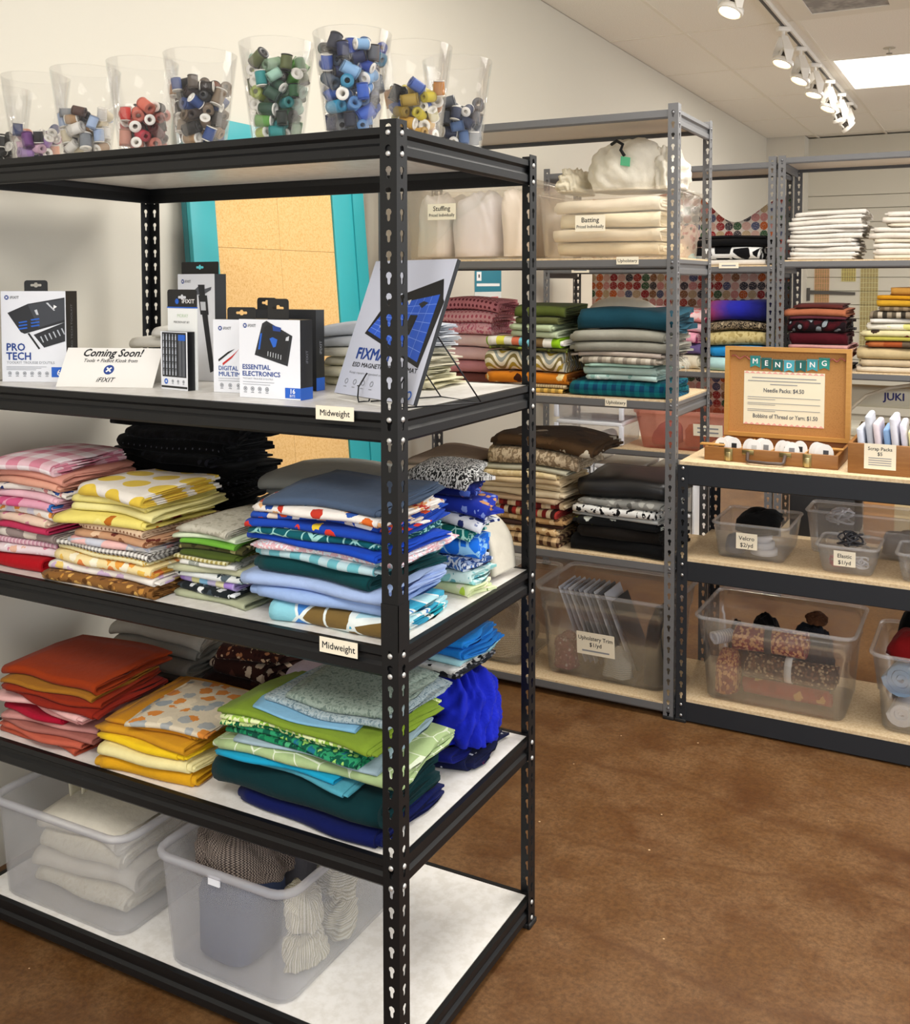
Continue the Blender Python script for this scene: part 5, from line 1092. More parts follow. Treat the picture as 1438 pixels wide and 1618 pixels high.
for k in range(4):
    lump('yarn_skein', ['cream yarn skein at the front right of the bin floor', 'cream yarn skein at the rear right of the bin floor', 'ivory yarn skein upper front at the bin wall', 'cream yarn skein upper rear at the bin wall'][k], 'yarn', (-.336, .15+.125*(k % 2), z5+.014+.085*(k//2)), .044, .058, .058, stripe(['e6dfc4', 'c2b894', 'efe9d4', 'a89e7c'], .012, k % 2), 140+k, .2, 4, .8, .3*k, 60, 34, group='yarn skeins in the bin', crease=.14)
# ---------------------------------------------------------------- grey unit bins
zz = ZA[1]
SB = bin_('storage_bin', 'large cloudy bin of white stuffing on the grey unit', -1.155, -.60, AY+.012, AY+.43, zz, .30, CREAM, .012, .03, .01)
a = on(676, 348, 1, AY+.018); card(SB, float(a[0]), AY+.017, float(a[2]), .125, .062, [('Stuffing', .42, .56), ('Priced Individually', .28, .2)])
for k, (x, y, s, c) in enumerate(((-1.05, 1.985, .08, 'efe9e6'), (-.865, 1.985, .108, 'ece8ee'), (-.69, 1.985, .066, 'f0e6dc'), (-.99, 2.15, .135, 'eee8e2'), (-.74, 2.15, .115, 'ece6e0'))):
    lump('stuffing_bag', ['white bag of stuffing at the left of the cloudy bin', 'pale bag of stuffing in the middle of the cloudy bin', 'cream bag of stuffing at the right of the cloudy bin', 'white bag of stuffing at the rear left of the cloudy bin', 'cream bag of stuffing at the rear right of the cloudy bin'][k], 'bag', (x, y, zz+.012), s*.95, .075, .195, solid(c, .3), 11+k, .12, 3.5, .62, .0, nu=56, nv=36, group='bags of stuffing', crease=.06)
BB = bin_('storage_bin', 'clear bin of cream batting on the grey unit', -.575, -.045, AY+.012, AY+.43, zz, .247, CREAM, .012, .03, .01)
a = on(909, 366, 1, AY+.018); card(BB, float(a[0]), AY+.017, float(a[2]), .115, .058, [('Batting', .42, .56), ('Priced Individually', .28, .2)])
BT = pl('ece2c8')
stack('clear batting bin', -.51, -.115, AY+.065, AY+.37, zz+.012, .215, [('cream batting', BT, 3), ('ivory batting', pl('e9dfca'), 3), ('thick cream batting', BT, 3.4), ('soft white batting', pl('efe6d4'), 3)], seed=137, noun='folded', names='batting_roll', cat='batting', amp=.008, rot=2, group='folded battings in the bin', dome=.1, wav=.012)
SACK = pl('eae3d2')
t = thing('cloth_sack', 'white cloth sack with a green tag heaped on the batting bin', 'sack', (-.265, AY+.22, zz+.249))
lump('sack_body', None, None, (0, 0, 0), .165, .14, .15, SACK, 21, .12, 3.0, .95, .2, nu=90, nv=50, parent=t, crease=.10)
lump('sack_fold', None, None, (.12, .02, .0), .09, .12, .12, SACK, 25, .12, 4.5, .9, .5, nu=80, nv=44, parent=t, crease=.17)
lump('sack_neck', None, None, (.165, .03, .0), .045, .07, .11, SACK, 27, .2, 5, 1, .5, nu=60, nv=36, parent=t, crease=.2)
quad(t, 'green_tag', (-.0, -.142, .085), .04, .032, solid('5ab88a', .6), (.96, -.2, -.2), (.1, -.1, .98), .001)
MB().tube([(-.045, -.112, .165), (-.02, -.125, .175), (.005, -.13, .16), (.0, -.138, .14), (.015, -.142, .118)], .006, 6).build('black_cord', solid('0c0c10', .7), t)
lump('batting_heap', 'loose cream batting bulging over the left end of its bin', 'batting', (-.49, AY+.21, zz+.249), .055, .15, .075, BT, 23, .15, 4.5, .9, 0, nu=70, nv=40, crease=.16, group='folded battings in the bin')
# bottom shelf of the grey unit
zz = ZA[4]
TB = bin_('storage_bin', 'clear bin labelled Upholstery Trim on the bottom grey shelf', -.585, -.05, AY+.03, AY+.43, zz, .335, CLR, .03, .035, .01, .014, .72, ribs=True)
a = on(913, 1030, 1, AY+.055); card(TB, float(a[0]), AY+.048, float(a[2]), .148, .086, [('Upholstery Trim', .25, .66), ('$1/yd', .25, .38), (None, .17, .14)], up=(0, -.09, 1))
rng = random.Random(5)
for k in range(11):
    x = -.415+.021*k; c = ['c9ccd6', 'b4b8c4', 'd2d4da', '8d8f96', 'a6aab4', 'bfc2ca', '7a7c82', 'c4c6cc', '54565c', 'b9bcc4', '1c1c20'][k]
    o = MB().bbox((-.0025, -.085, 0), (.0025, .085, .30 if k < 10 else .27), .001).build('trim_card', solid(c, .6), None, (x-.015, AY+.265, zz+.020), 0, (0, math.radians(-22), 0))
    tag(o, ['first', 'second', 'third', 'fourth', 'fifth', 'sixth', 'seventh', 'eighth', 'ninth', 'tenth', 'last dark'][k]+' trim card from the left in the trim bin, '+['pale grey', 'grey', 'white', 'dark grey', 'grey-blue', 'silver', 'charcoal', 'light grey', 'slate', 'grey', 'black'][k], 'trim card', 'trim cards in the bin')
lump('trim_coil', 'heap of silver fringe trim behind the bin label', 'trim', (-.275, AY+.12, zz+.016), .06, .045, .085, stripe(['b4b6b4', '8a8c8a', 'd6d8d2', '9a9a8c'], .006), 31, .2, 6, .8, group='trims in the trim bin')
lump('trim_coil', 'bundle of rose red fringe trim at the left of the trim bin', 'trim', (-.485, AY+.125, zz+.016), .05, .045, .10, floral('8a4a58', ['b07a86', '6a3040', 'd0c0c4'], .015), 33, .2, 6, .8, group='trims in the trim bin')
lump('fabric_bundle', 'black fabric filling the right end of the trim bin', 'fabric', (-.142, AY+.21, zz+.016), .045, .13, .185, pl('0c0c0f'), 35, .14, 3, .65, group='trims in the trim bin')
FB = bin_('storage_bin', 'clear bin of beige fringe trim on the bottom grey shelf', -1.11, -.612, AY+.02, AY+.43, zz, .32, CLR, .03, .035, .01, .014, .72)
lump('trim_coil', 'heap of beige fringe trim in the left trim bin', 'trim', (-.78, AY+.2, zz+.016), .13, .13, .15, stripe(['a8957a', '7a684e', 'c4b498', '8d7a5e'], .006), 37, .2, 5, .75, group='trims in the left trim bin')
lump('trim_coil', 'grey fringe trim at the left of its bin', 'trim', (-.97, AY+.2, zz+.016), .08, .12, .12, stripe(['8d8a86', 'b4b0aa', '6d6a66'], .008), 39, .2, 5, .75, group='trims in the left trim bin')
# ---------------------------------------------------------------- low bench bins
zz = ZE[1]
def pxbin(name, label, rl, rr, bl, dep, z, mat, **k):
    """bin placed by the pixels of its front rim corners and its front bottom-left corner"""
    y0 = float(on(*bl, 2, z)[1])-.012; a = on(*rl, 1, y0); b = on(*rr, 1, y0); h = float(on(*rl, 1, y0)[2])-z
    return bin_(name, label, float(a[0]), float(b[0]), y0, y0+dep, z, h, mat, **k), float(a[0]), float(b[0]), y0, h
VB, vx0, vx1, vy, vh = pxbin('storage_bin', 'small clear bin labelled Velcro on the low bench', (1122, 823), (1247, 843), (1133, 880), .30, zz, CLR2, tp=.014, r=.02, rimw=.007, rimh=.01)
a = on(1163, 866, 1, vy+.009); card(VB, float(a[0]), vy+.008, float(a[2]), .072, .055, [('Velcro', .36, .56), ('$2/yd', .36, .14)])
EB, ex0, ex1, ey, eh = pxbin('storage_bin', 'small clear bin labelled Elastic on the low bench', (1286, 859), (1389, 876), (1297, 904), .20, zz, CLR2, tp=.014, r=.02, rimw=.007, rimh=.01)
a = on(1317, 893, 1, ey+.009); card(EB, float(a[0]), ey+.008, float(a[2]), .068, .05, [('Elastic', .36, .56), ('$1/yd', .36, .14)])
RBn = bin_('storage_bin', 'wide clear bin of white elastics behind the Elastic bin', vx1+.012, vx1+.42, ey+.235, ey+.43, zz, .155, CLR2, .014, .02, .007, .01)
SBn = bin_('storage_bin', 'small clear bin of dark trims at the right edge of the photo', ex1+.045, ex1+.30, ey, ey+.2, zz, eh, CLR2, .014, .02, .007, .01)
vx = (vx0+vx1)/2; ex = (ex0+ex1)/2; VC = group = 'contents of the bench bins'
strip = solid('101012', .8); WHT = solid('dfe0e6', .6)
lump('velcro_roll', 'black velcro strips heaped on top of the Velcro bin', 'velcro', (vx, vy+.16, zz+vh-.055), .085, .09, .06, pl('0b0b0d'), 41, .25, 4.5, .8, group=VC)
for k in range(3):
    o = MB().lathe([(.02, 0), (.045, 0), (.045, .02), (.02, .02), (.02, 0)], 24, 0, None, True, False).build('velcro_roll', WHT, None, (vx+.035-.01*k, vy+.085+.004*k, zz+.0125+.0215*k)); tag(o, ['white velcro roll at the bottom of the Velcro bin', 'white velcro roll in the middle of the Velcro bin', 'white velcro roll uppermost in the Velcro bin'][k], 'velcro', VC)
lump('velcro_roll', 'slate blue velcro strips in the Velcro bin', 'velcro', (vx-.062, vy+.08, zz+.012), .034, .045, .045, pl('5a6478'), 43, .2, 4, .8, group=VC)
coil('white elastic coil at the right of the Elastic bin', 0, (ex+.032, ey+.075, zz+.012), .03, .0032, WHT, 1)
coil('pink elastic coil on the floor of the Elastic bin', 0, (ex-.032, ey+.075, zz+.012), .03, .003, solid('d06a7a', .6), 2)
coil('dark grey elastic coil at the top of the Elastic bin', 0, (ex, ey+.105, zz+.075), .042, .003, solid('3c3c42', .6), 3)
coil('white elastic coil poking out of the wide bin', 0, (vx1+.12, ey+.33, zz+.095), .05, .004, WHT, 4)
coil('white elastic coil deep in the wide bin', 0, (vx1+.17, ey+.33, zz+.012), .055, .004, solid('d6cfc4', .6), 5)
lump('elastic_bundle', 'dark bundle lying in the wide bin', 'elastic', (vx1+.32, ey+.335, zz+.012), .06, .055, .06, pl('8a8078'), 45, .2, 4, .8, group=VC)
lump('trim_bundle', 'black and violet trim bundle in the right-edge bin', 'trim', (ex1+.15, ey+.1, zz+.012), .07, .06, .07, floral('15141a', ['8a6ab0', 'e0dce6', '15141a'], .03), 46, .25, 5, .8, group=VC)
# large bins on the bench's bottom shelf
zz = ZE[2]
LB, lx0, lx1, ly, lh = pxbin('storage_bin', 'large clear bin of tied fabric rolls under the low bench', (1093, 972), (1353, 1016), (1108, 1106), .40, zz, CLR, tp=.03, r=.035, rimw=.01, rimh=.012, step=.7)
RD = floral('7a1f2a', ['c98a5a', 'd9a070', '8a2a30', 'd09a64'], .014, .5); BRN = floral('4a3a30', ['b09a78', '7a5a44', '2c2420'], .014, .45)
G_ = 'fabric rolls in the large bin'
def band(root, r_, c_):
    MB().lathe([(r_*1.07, -.012), (r_*1.09, -.012), (r_*1.09, .012), (r_*1.07, .012), (r_*1.07, -.012)], 24, 0, Matrix.Translation((-.005, 0, r_*1.06)) @ Matrix.Rotation(math.pi/2, 4, 'Y'), True, False).build('tie_band', solid(c_, .7), root)
roll('fabric_roll', 'plain red fabric roll on the floor of the large bin', 'fabric roll', (lx0+.30, ly+.125, zz+.012), .29, .028, floral('9a2a2a', ['d09a5a', '9a2a2a', '8a2222'], .06, .25), (0, 0, .0), 2, 3, G_)
o = roll('fabric_roll', 'brown tapestry roll tied with a white band', 'fabric roll', (lx0+.315, ly+.125, zz+.074), .30, .041, BRN, (0, 0, .0), 4, 3, G_); band(o, .041, 'dcdcd6')
o = roll('fabric_roll', 'crimson and gold damask roll tied with a dark band', 'fabric roll', (lx0+.245, ly+.125, zz+.163), .24, .045, RD, (0, 0, .05), 5, 3, G_); band(o, .045, '1c1c22')
lump('fabric_bundle', 'crimson and gold damask bundle in the bin corner', 'fabric', (lx0+.098, ly+.12, zz+.014), .043, .058, .112, RD, 51, .12, 3, .7, 0, 48, 30, group=G_, crease=.06)
roll('fabric_roll', 'white striped fabric roll resting on the damask bundle', 'fabric roll', (lx0+.078, ly+.13, zz+.170), .08, .025, stripe(['dfe3ea', 'b4bcc8'], .01), (0, 0, .9), 6, 3, G_)
for k, (dx, dy, s_, c) in enumerate(((.20, .29, .07, '0a090b'), (.36, .29, .078, '20232b'), (.095, .29, .032, '100e12'))):
    lump('yarn_heap', ['black fuzzy yarn heap at the back of the large bin', 'charcoal fabric heap at the right of the large bin', 'black yarn heap in the left rear corner of the large bin'][k], 'yarn', (lx0+dx, ly+dy, zz+.014), s_, .062, (.175, .165, .15)[k], pl(c), 61+k, .14, 4, .95, 0, 60, 36, group='yarns in the large bin', crease=.10)
lump('yarn_heap', 'small brown ruffled trim at the right rim of the large bin', 'trim', (lx0+.37, ly+.29, zz+.242), .04, .04, .03, pl('5a3a26'), 67, .1, 5, .9, 0, 50, 30, crease=.2, group='yarns in the large bin')
qy = ly+.005; qx0 = float(on(1371, 1030, 1, qy)[0]); qx1 = qx0+.42; qh = float(on(1371, 1032, 1, qy)[2])-zz
RBn2 = bin_('storage_bin', 'large clear bin of rolled cloths at the lower right edge', qx0, qx1, qy, qy+.40, zz, qh, CLR, .03, .035, .01, .012, .5)
QG = 'cloths in the lower right bin'
roll('rolled_cloth', 'light blue rolled towel in the lower right bin', 'towel', (qx0+.105, qy+.14, zz+.11), .15, .052, pl('8ab4dc'), (0, 0, 1.45), 3, 3, QG)
roll('rolled_cloth', 'white rolled towel at the bottom of the lower right bin', 'towel', (qx0+.105, qy+.14, zz+.013), .14, .042, pl('dcdce0'), (0, 0, 1.5), 4, 3, QG, .8)
roll('rolled_cloth', 'white rolled towel right of the blue one', 'towel', (qx0+.215, qy+.14, zz+.013), .14, .045, pl('d6d6dc'), (0, 0, 1.5), 5, 3, QG)
lump('fabric_bundle', 'dark red fabric bundle at the top of the lower right bin', 'fabric', (qx0+.13, qy+.13, zz+.235), .085, .07, .06, pl('7a0f12'), 71, .14, 3, .7, group=QG)
lump('fabric_bundle', 'black fabric piled behind the dark red bundle', 'fabric', (qx0+.15, qy+.285, zz+.014), .10, .06, .26, pl('0a0a0b'), 73, .14, 3, .7, group=QG)
# ---------------------------------------------------------------- teal and cork board leaning on the left wall
TEAL = solid('2f9fa6', .45); TEALD = solid('1c6a70', .5)
def cork_mat():
    t = NT('cork'); v = t.uv(kind='Object'); n = t.noise(v, 160, 4, .7); n2 = t.noise(v, 40, 3)
    t.base(t.ramp(t.math('MULTIPLY_ADD', n[0], 1.6, -.3), ['b88a4e', 'd8aa66', 'e6c084', 'c99a58'], False)); t.set(Roughness=.85); t.bump(n[0], .2, .002); return t.m
CORK = cork_mat()
t = thing('pin_board', 'tall teal framed cork pin board leaning on the left wall', 'pin board', (WALLX+.20, .835, 0))
t.rotation_euler = (0, -math.atan2(.165, 2.06), 0)
BW, BH = .96, 2.075
MB().box((-.032, 0, .0), (-.012, BW, BH)).build('back_panel', TEALD, t)
for y0, y1, z0, z1 in ((0, .115, 0, BH), (BW-.20, BW, 0, BH), (.115, BW-.20, BH-.11, BH), (.115, BW-.20, 0, .12)):
    MB().bbox((-.012, y0, z0), (.004, y1, z1), .002).build('frame_board', TEAL, t)
MB().box((.004, BW-.075, 0), (.010, BW, BH)).build('edge_trim', TEAL, t)
cy0, cy1 = .116, BW-.201; cm = (cy0+cy1)/2
for k in range(6):
    for j in range(2): MB().box((-.012, (cy0, cm)[j]+.0006, .121+k*.307), (-.004, (cm, cy1)[j]-.0006, min(.121+(k+1)*.307-.0012, BH-.111))).build('cork_tile', CORK, t)
# wall calendar sheet
t = thing('wall_poster', 'small teal headed paper notice on the left wall behind the rack', 'poster', (WALLX+.0015, 2.85, 1.28))
MB().box((0, 0, 0), (.001, .295, .32)).build('sheet', solid('dfe3e0', .6), t)
MB().box((.001, 0, .21), (.0014, .295, .32)).build('teal_heading', solid('2f7f94', .6), t)
MB().box((.0014, .02, .265), (.0018, .07, .31)).build('white_square', INKW, t); MB().box((.0018, .038, .28), (.002, .052, .297)).build('small_emblem', INK, t); MB().box((.0014, .02, .238), (.0018, .275, .252)).build('heading_line', INKW, t)
for k in range(5): MB().box((.001, .02+(k % 2)*.16, .17-.04*(k//2)), (.0014, .10+(k % 2)*.16, .185-.04*(k//2))).build('red_print', solid('c86a6a', .6), t)
# ---------------------------------------------------------------- mending case on the bench
zt = ZE[0]; CX0, CY0, CW, CD, CH = .052, 1.928, .445, .30, .047
OAK = wood('a8783c', '8a5a28', 1.2, .5); OAKL = wood('c99a58', 'b5843f', 1.2, .5)
t = thing('mending_case', 'open wooden case with cork lid and MENDING bunting on the bench', 'case', (CX0, CY0, zt), .0)
for a, b in (((0, 0, 0), (CW, .010, CH)), ((0, CD-.01, 0), (CW, CD, CH)), ((0, .01, 0), (.010, CD-.01, CH)), ((CW-.01, .01, 0), (CW, CD-.01, CH))): MB().bbox(a, b, .0015).build('tray_side', OAK, t)
MB().box((.01, .01, .001), (CW-.01, CD-.01, .006)).build('tray_floor', OAKL, t)
for q in (.26, .5, .75): MB().box((CW*q-.002, .01, .006), (CW*q+.002, CD-.01, CH-.004)).build('divider', OAKL, t)
MB().box((.01, CD*.42, .006), (CW-.01, CD*.42+.004, CH-.006)).build('divider', OAKL, t)
# lid, standing open
LY = CD-.004; LZ = CH+.002; LH = .332; lm = Matrix.Translation((0, LY, LZ)) @ Matrix.Rotation(-.03, 4, 'X')
for a, b in (((0, -.022, 0), (.016, .01, LH)), ((CW-.016, -.022, 0), (CW, .01, LH)), ((.016, -.022, LH-.014), (CW-.016, .01, LH)), ((.016, -.022, 0), (CW-.016, .01, .014))): MB().box(a, b, 0, lm).build('lid_frame', OAKL, t)
def cork2():
    tt = NT('lid_cork'); v = tt.uv(kind='Object'); n = tt.noise(v, 260, 3, .7); tt.base(tt.ramp(tt.math('MULTIPLY_ADD', n[0], 1.6, -.3), ['8a5c2c', 'b5834a', 'a8763c'], False)); tt.set(Roughness=.9); return tt.m
MB().box((.016, -.004, .014), (CW-.016, .006, LH-.014), 0, lm).build('lid_cork_panel', cork2(), t)
def lp(x, z, d=0.): return lm @ Vector((x, -.004-d, z))
lr, lu = Vector((1, 0, 0)), (lm.to_3x3() @ Vector((0, 0, 1)))
sx0, sz0, sw, sh = .068, .045, .287, .197
sg = quad(t, 'price_sheet', lp(sx0, sz0, .001), sw, sh, solid('e9e2c8', .6), lr, lu, .0006)
mb = MB(); F = frame(lp(sx0, sz0, .0013), lr, lu)
for zz_ in (0, sh-.008):
    mb = MB()
    for k in range(14): mb.add([(k*sw/14, zz_, 0), ((k+1)*sw/14, zz_, 0), ((k+.5)*sw/14, zz_+.008, 0)], [(0, 1, 2)], 0, False, F)
    mb.build('scalloped_border', solid('e6a49a', .6), sg)
def st(s, x, z, h, mat=INKG, al='CENTER', wd=None, bo=0): lettering(sg, s, lp(sx0+sw*x, sz0+sh*z, .0016), h, mat, lr, lu, al, bo, 0, wd)
def sline(x0, x1, q, th=.0028): MB().box((0, 0, 0), (sw*(x1-x0), th, .0002), 0, frame(lp(sx0+sw*x0, sz0+sh*q, .0016), lr, lu)).build('small_print', INKG, sg)
sline(.1, .9, .875); sline(.05, .95, .815); sline(.33, .67, .755)
st('Needle Packs: $4.50', .5, .615, .021, solid('55585e', .6), wd=sw*.5, bo=.02)
for k, q in enumerate((.515, .475, .405, .375, .285, .255)): sline(.05, .05+(.9 if k % 2 == 0 else .35), q, .0018)
st('Bobbins of Thread or Yarn: $1.50', .52, .13, .021, solid('55585e', .6), wd=sw*.8, bo=.02)
# bunting
FLM = [solid(c, .6) for c in ('2a8f8c', '14605c', '14605c', '49a8b8', '14605c', '3a9aa4', '1f8a80')]
bx = np.linspace(.108, .352, 7); bz = [LH-.047-.016*math.sin(math.pi*(k+.5)/7) for k in range(7)]
b = None
for k, ch in enumerate('MENDING'):
    x, zc = float(bx[k]), bz[k]; F = frame(lp(x, zc, .003), lr, lu)
    fl = MB().prism([(-.019, .018), (.019, .018), (.018, -.026), (0, -.018), (-.018, -.026)], -.0005, .0005, 0, F).build('bunting_flag', FLM[k], t)
    lettering(fl, ch, lp(x, zc-.011, .0042), .027, INKW, lr, lu, 'CENTER', .02)
TW = stripe(['b03a34', 'efe6da'], .008, 0)
for (p0, p1) in (((.022, LH-.038), (.09, LH-.042)), ((.372, LH-.042), (.425, LH-.036))):
    pts = [lp(p0[0]+(p1[0]-p0[0])*q/10, p0[1]+(p1[1]-p0[1])*q/10+.006*math.sin(q*1.1), .004) for q in range(11)]; MB().tube(pts, .0026, 6).build('bakers_twine', solid('b5685c', .8), t)
MB().tube([lp(.09+(.372-.09)*q/20, bz[min(6, int(q*7/21))]+.016, .0022) for q in range(21)], .0014, 6).build('bakers_twine', solid('d8c8bc', .8), t)
# handle and latches
MB().tube([(CW*.34, -.004, CH*.75), (CW*.345, -.022, CH*.25), (CW*.36, -.03, CH*.22), (CW*.5, -.033, CH*.2), (CW*.60, -.03, CH*.22), (CW*.615, -.022, CH*.25), (CW*.62, -.004, CH*.75)], .006, 8).build('carry_handle', solid('4a3a32', .5), t)
BRASS = solid('8a7a50', .3, .9)
for x in (CW*.34, CW*.62): MB().bbox((x-.02, -.004, CH*.6), (x+.02, .0, CH*.95), .0015).build('handle_mount', BRASS, t)
for x in (CW*.19, CW*.78):
    l = MB().bbox((x-.014, -.004, .004), (x+.014, 0, CH*.98), .0015).build('latch', BRASS, t); MB().bbox((x-.008, -.008, .002), (x+.008, -.004, CH*.7), .0015).build('latch_lever', solid('b9a878', .3, .9), l)
# thread cards in the tray: white rounded bobbins cards
CARDM = MB().prism([(.026*math.cos(a)*(1 if abs(math.cos(a)) > .2 else .9), .034+.034*math.sin(a)) for a in np.linspace(0, 2*math.pi, 20, endpoint=False)], -.001, .001, 0, Matrix.Rotation(math.pi/2, 4, 'X')).mesh('bobbin_card', solid('ecebe8', .6))
SLOT = MB().box((-.009, -.0016, .03), (.009, -.0011, .048)).mesh('thread_winding', objcol())
n = 0
for cell, (xa, xb) in enumerate(((.02, CW*.26), (CW*.26, CW*.5), (CW*.5, CW*.75), (CW*.75, CW-.02))):
    m_ = 4
    for k in range(m_):
        x = xa+.03+(xb-xa-.055)*k/(m_-1); o = link('bobbin_card', CARDM, None, (CX0+x, CY0+.035+.014*((k*3+cell) % 4), zt+.0085)); o.rotation_euler = (-.12, 0, .1*((k % 3)-1))
        s_ = link('thread_winding', SLOT, o); s_.color = c4(['26262a', '4a4a50', 'd0d0cc', '1c1c20', '8a8a8c'][(k+cell) % 5])
        tag(o, f'white bobbin card in the case tray, {("first", "second", "third", "fourth")[k]} in the {("left", "second", "third", "right")[cell]} compartment', 'thread card', 'bobbin cards in the mending case'); n += 1
for lb, x, y, w_, z_ in (('thin wooden slat laid over the left corner of the mending case', -.022, .02, .085, CH+.0005), ('thin wooden slat laid at the right end of the case tray', CW-.082, .10, .085, CH+.0005)):
    o = MB().bbox((0, 0, 0), (w_, .03, .006), .001).build('wooden_slat', OAKL, None, (CX0+x, CY0+y, zt+z_)); tag(o, lb, 'slat', 'thin wooden slats')
# scrap pack box
sx, sy = .53, 1.902; SW_, SD, SH = .30, .30, .098
t = thing('scrap_box', 'open wooden box labelled Scrap Packs beside the mending case', 'box', (sx, sy, zt))
for a, b in (((0, 0, 0), (SW_, .012, SH)), ((0, SD-.012, 0), (SW_, SD, SH)), ((0, .012, 0), (.012, SD-.012, SH)), ((SW_-.012, .012, 0), (SW_, SD-.012, SH))): MB().bbox(a, b, .0015).build('box_side', OAK, t)
MB().box((.012, .012, .001), (SW_-.012, SD-.012, .008)).build('box_floor', OAKL, t)
card(t, sx+.05, sy-.0006, zt+.018, .096, .082, [('Scrap Packs', .19, .74), ('$5', .19, .54), (None, .08, .42), (None, .08, .33), (None, .08, .24), (None, .08, .15)])
PK = [pl('d6dcea'), pl('c8ccd4'), pl('e2d6dc'), pl('8fb2dc'), pl('d9d9e2'), floral('e6e2ee', ['8a8ac0', 'd8c0d0'], .02), pl('efe9b4'), pl('4a5236'), pl('1c2c6a')]
for k in range(9):
    x = sx+.045+.026*k; hgt = .13+.02*((k*5) % 3)
    o = MB().bbox((-.010, -.085, 0), (.010, .085, hgt), .008, seg=3).build('scrap_pack', PK[k], None, (x, sy+.12+.015*(k % 2), zt+.0145), 0, (0, math.radians(-7), math.radians(1.5*(k % 2))))
    tag(o, ['pale blue', 'grey', 'blush', 'sky blue', 'lilac white', 'sprigged lilac', 'pale yellow', 'dark olive', 'navy'][k]+' folded scrap pack standing in the Scrap Packs box', 'fabric pack', 'scrap packs in the wooden box')
# ---------------------------------------------------------------- rear area
# circle patchwork quilt hung behind unit B
QM = discs('f6ece2', ['b8443c', 'd86a2c', '9a6a48', '55628a', '3a6a48', 'e09a98', 'd2b890', '44444e', 'e8bcb0', 'a82c34'], .046, .485)
nx, nz = 48, 30; V = []; U = []
for i in range(nx+1):
    u = i/nx; x = -1.15+1.12*u
    top = 2.02-.15*math.exp(-((u-.72)/.14)**2)-.03*math.sin(u*9)
    for j in range(nz+1):
        v = j/nz; zq = .82+(top-.82)*v; y = 3.945+.010*math.sin(u*22+v*2)+.006*math.sin(u*47)
        V.append((x, y, zq)); U.append((x+.01*math.sin(v*5), zq))
m1 = nz+1; n1 = len(V); V += [(x, y+.004, q) for x, y, q in V]; U += U
F = []
for i in range(nx):
    for j in range(nz): a = i*m1+j; F += [(a, a+m1, a+m1+1, a+1), (n1+a, n1+a+1, n1+a+m1+1, n1+a+m1)]
for i in range(nx):
    for j in (0, nz): a = i*m1+j; F.append((a, n1+a, n1+a+m1, a+m1))
for j in range(nz):
    for i in (0, nx): a = i*m1+j; F.append((a, a+1, n1+a+1, n1+a))
mb = MB(); mb.v = V; mb.f = F; mb.mi = [0]*len(F); mb.sm = [True]*len(F); mb.uvs = U
tag(mb.build('patchwork_quilt', QM), 'patchwork quilt of many coloured circles hung behind the back unit', 'quilt')
lump('quilt_bundle', 'floral quilted cloth bunched at the left of the dark pair', 'fabric', (-.50, BY+.18, ZB[1]+.001), .075, .11, .16, floral('e9c8b8', ['b03a34', '2c3a2c', 'd98a8a', '8a4a2c'], .04), 81, .2, 4, .8)
lump('aqua_bundle', 'small aqua cloth bundle beside the black scroll fabric', 'fabric', (-.435, BY+.05, ZB[1]+.001), .03, .035, .045, pl('6fc4d6'), 83, .2, 4, .8)
# white boxes, pink bin and drawers on unit B
zb = ZB[3]
for k, (x0, x1, z0, h, lb) in enumerate(((-1.17, -.80, zb, .125, 'lower white clear-sided box with folded white cloth on the back unit'), (-1.17, -.80, zb+.128, .10, 'upper white clear-sided box of cream cloth on the back unit'))):
    t = thing('lidded_box', lb, 'storage box', ((x0+x1)/2, BY+.2, z0), 0, 'white lidded boxes')
    w_, d_ = x1-x0, .34; mb, n_ = loft([(w_-.02, d_-.02, .012, 0), (w_-.008, d_-.008, .014, h-.02)]); mb.f.append(tuple(range(n_-1, -1, -1))); mb.mi.append(0); mb.sm.append(False); mb.build('box_body', plastic(.3, 'ffffff', .2, 'eef0f6', .4), t)
    MB().bbox((-w_/2, -d_/2, h-.02), (w_/2, d_/2, h), .004).build('lid', solid('e9ebf0', .35), t)
    for s in (-1, 1): MB().bbox((s*w_*.5-.014, -d_/2-.004, .01), (s*w_*.5+.010, -d_/2+.02, h-.018), .003).build('corner_post', solid('e6e9f2', .35), t)
roll('rolled_cloth', 'white rolled cloth inside the lower white box', 'fabric', (-1.06, BY+.10, zb+.012), .10, .032, pl('e4e2de'), (0, 0, 1.4), 3, 3, 'cloths in the white boxes'); roll('rolled_cloth', 'white rolled cloth at the right inside the lower white box', 'fabric', (-.90, BY+.10, zb+.012), .10, .034, pl('e0dedc'), (0, 0, 1.5), 4, 3, 'cloths in the white boxes')
PB = bin_('storage_bin', 'pink translucent bin with a label on the back unit', -.745, -.10, BY+.03, BY+.40, zb, .205, ROSE, .03, .03, .012, .02)
card(PB, -.42, BY+.048, zb+.085, .15, .062, [(None, .32, .6), (None, .32, .25)], up=(0, -.15, 1))
for k, (x, c) in enumerate(((-.60, 'c9707a'), (-.43, 'd98a52'), (-.26, 'b06a78'))): lump('fabric_bundle', ['rose fabric bundle at the left of the pink bin', 'orange fabric bundle in the middle of the pink bin', 'mauve fabric bundle at the right of the pink bin'][k], 'fabric', (x, BY+.2, zb+.016), .078, .10, .085, pl(c), 85+k, .15, 4, .75, group='fabrics in the pink bin')
zb = ZB[4]
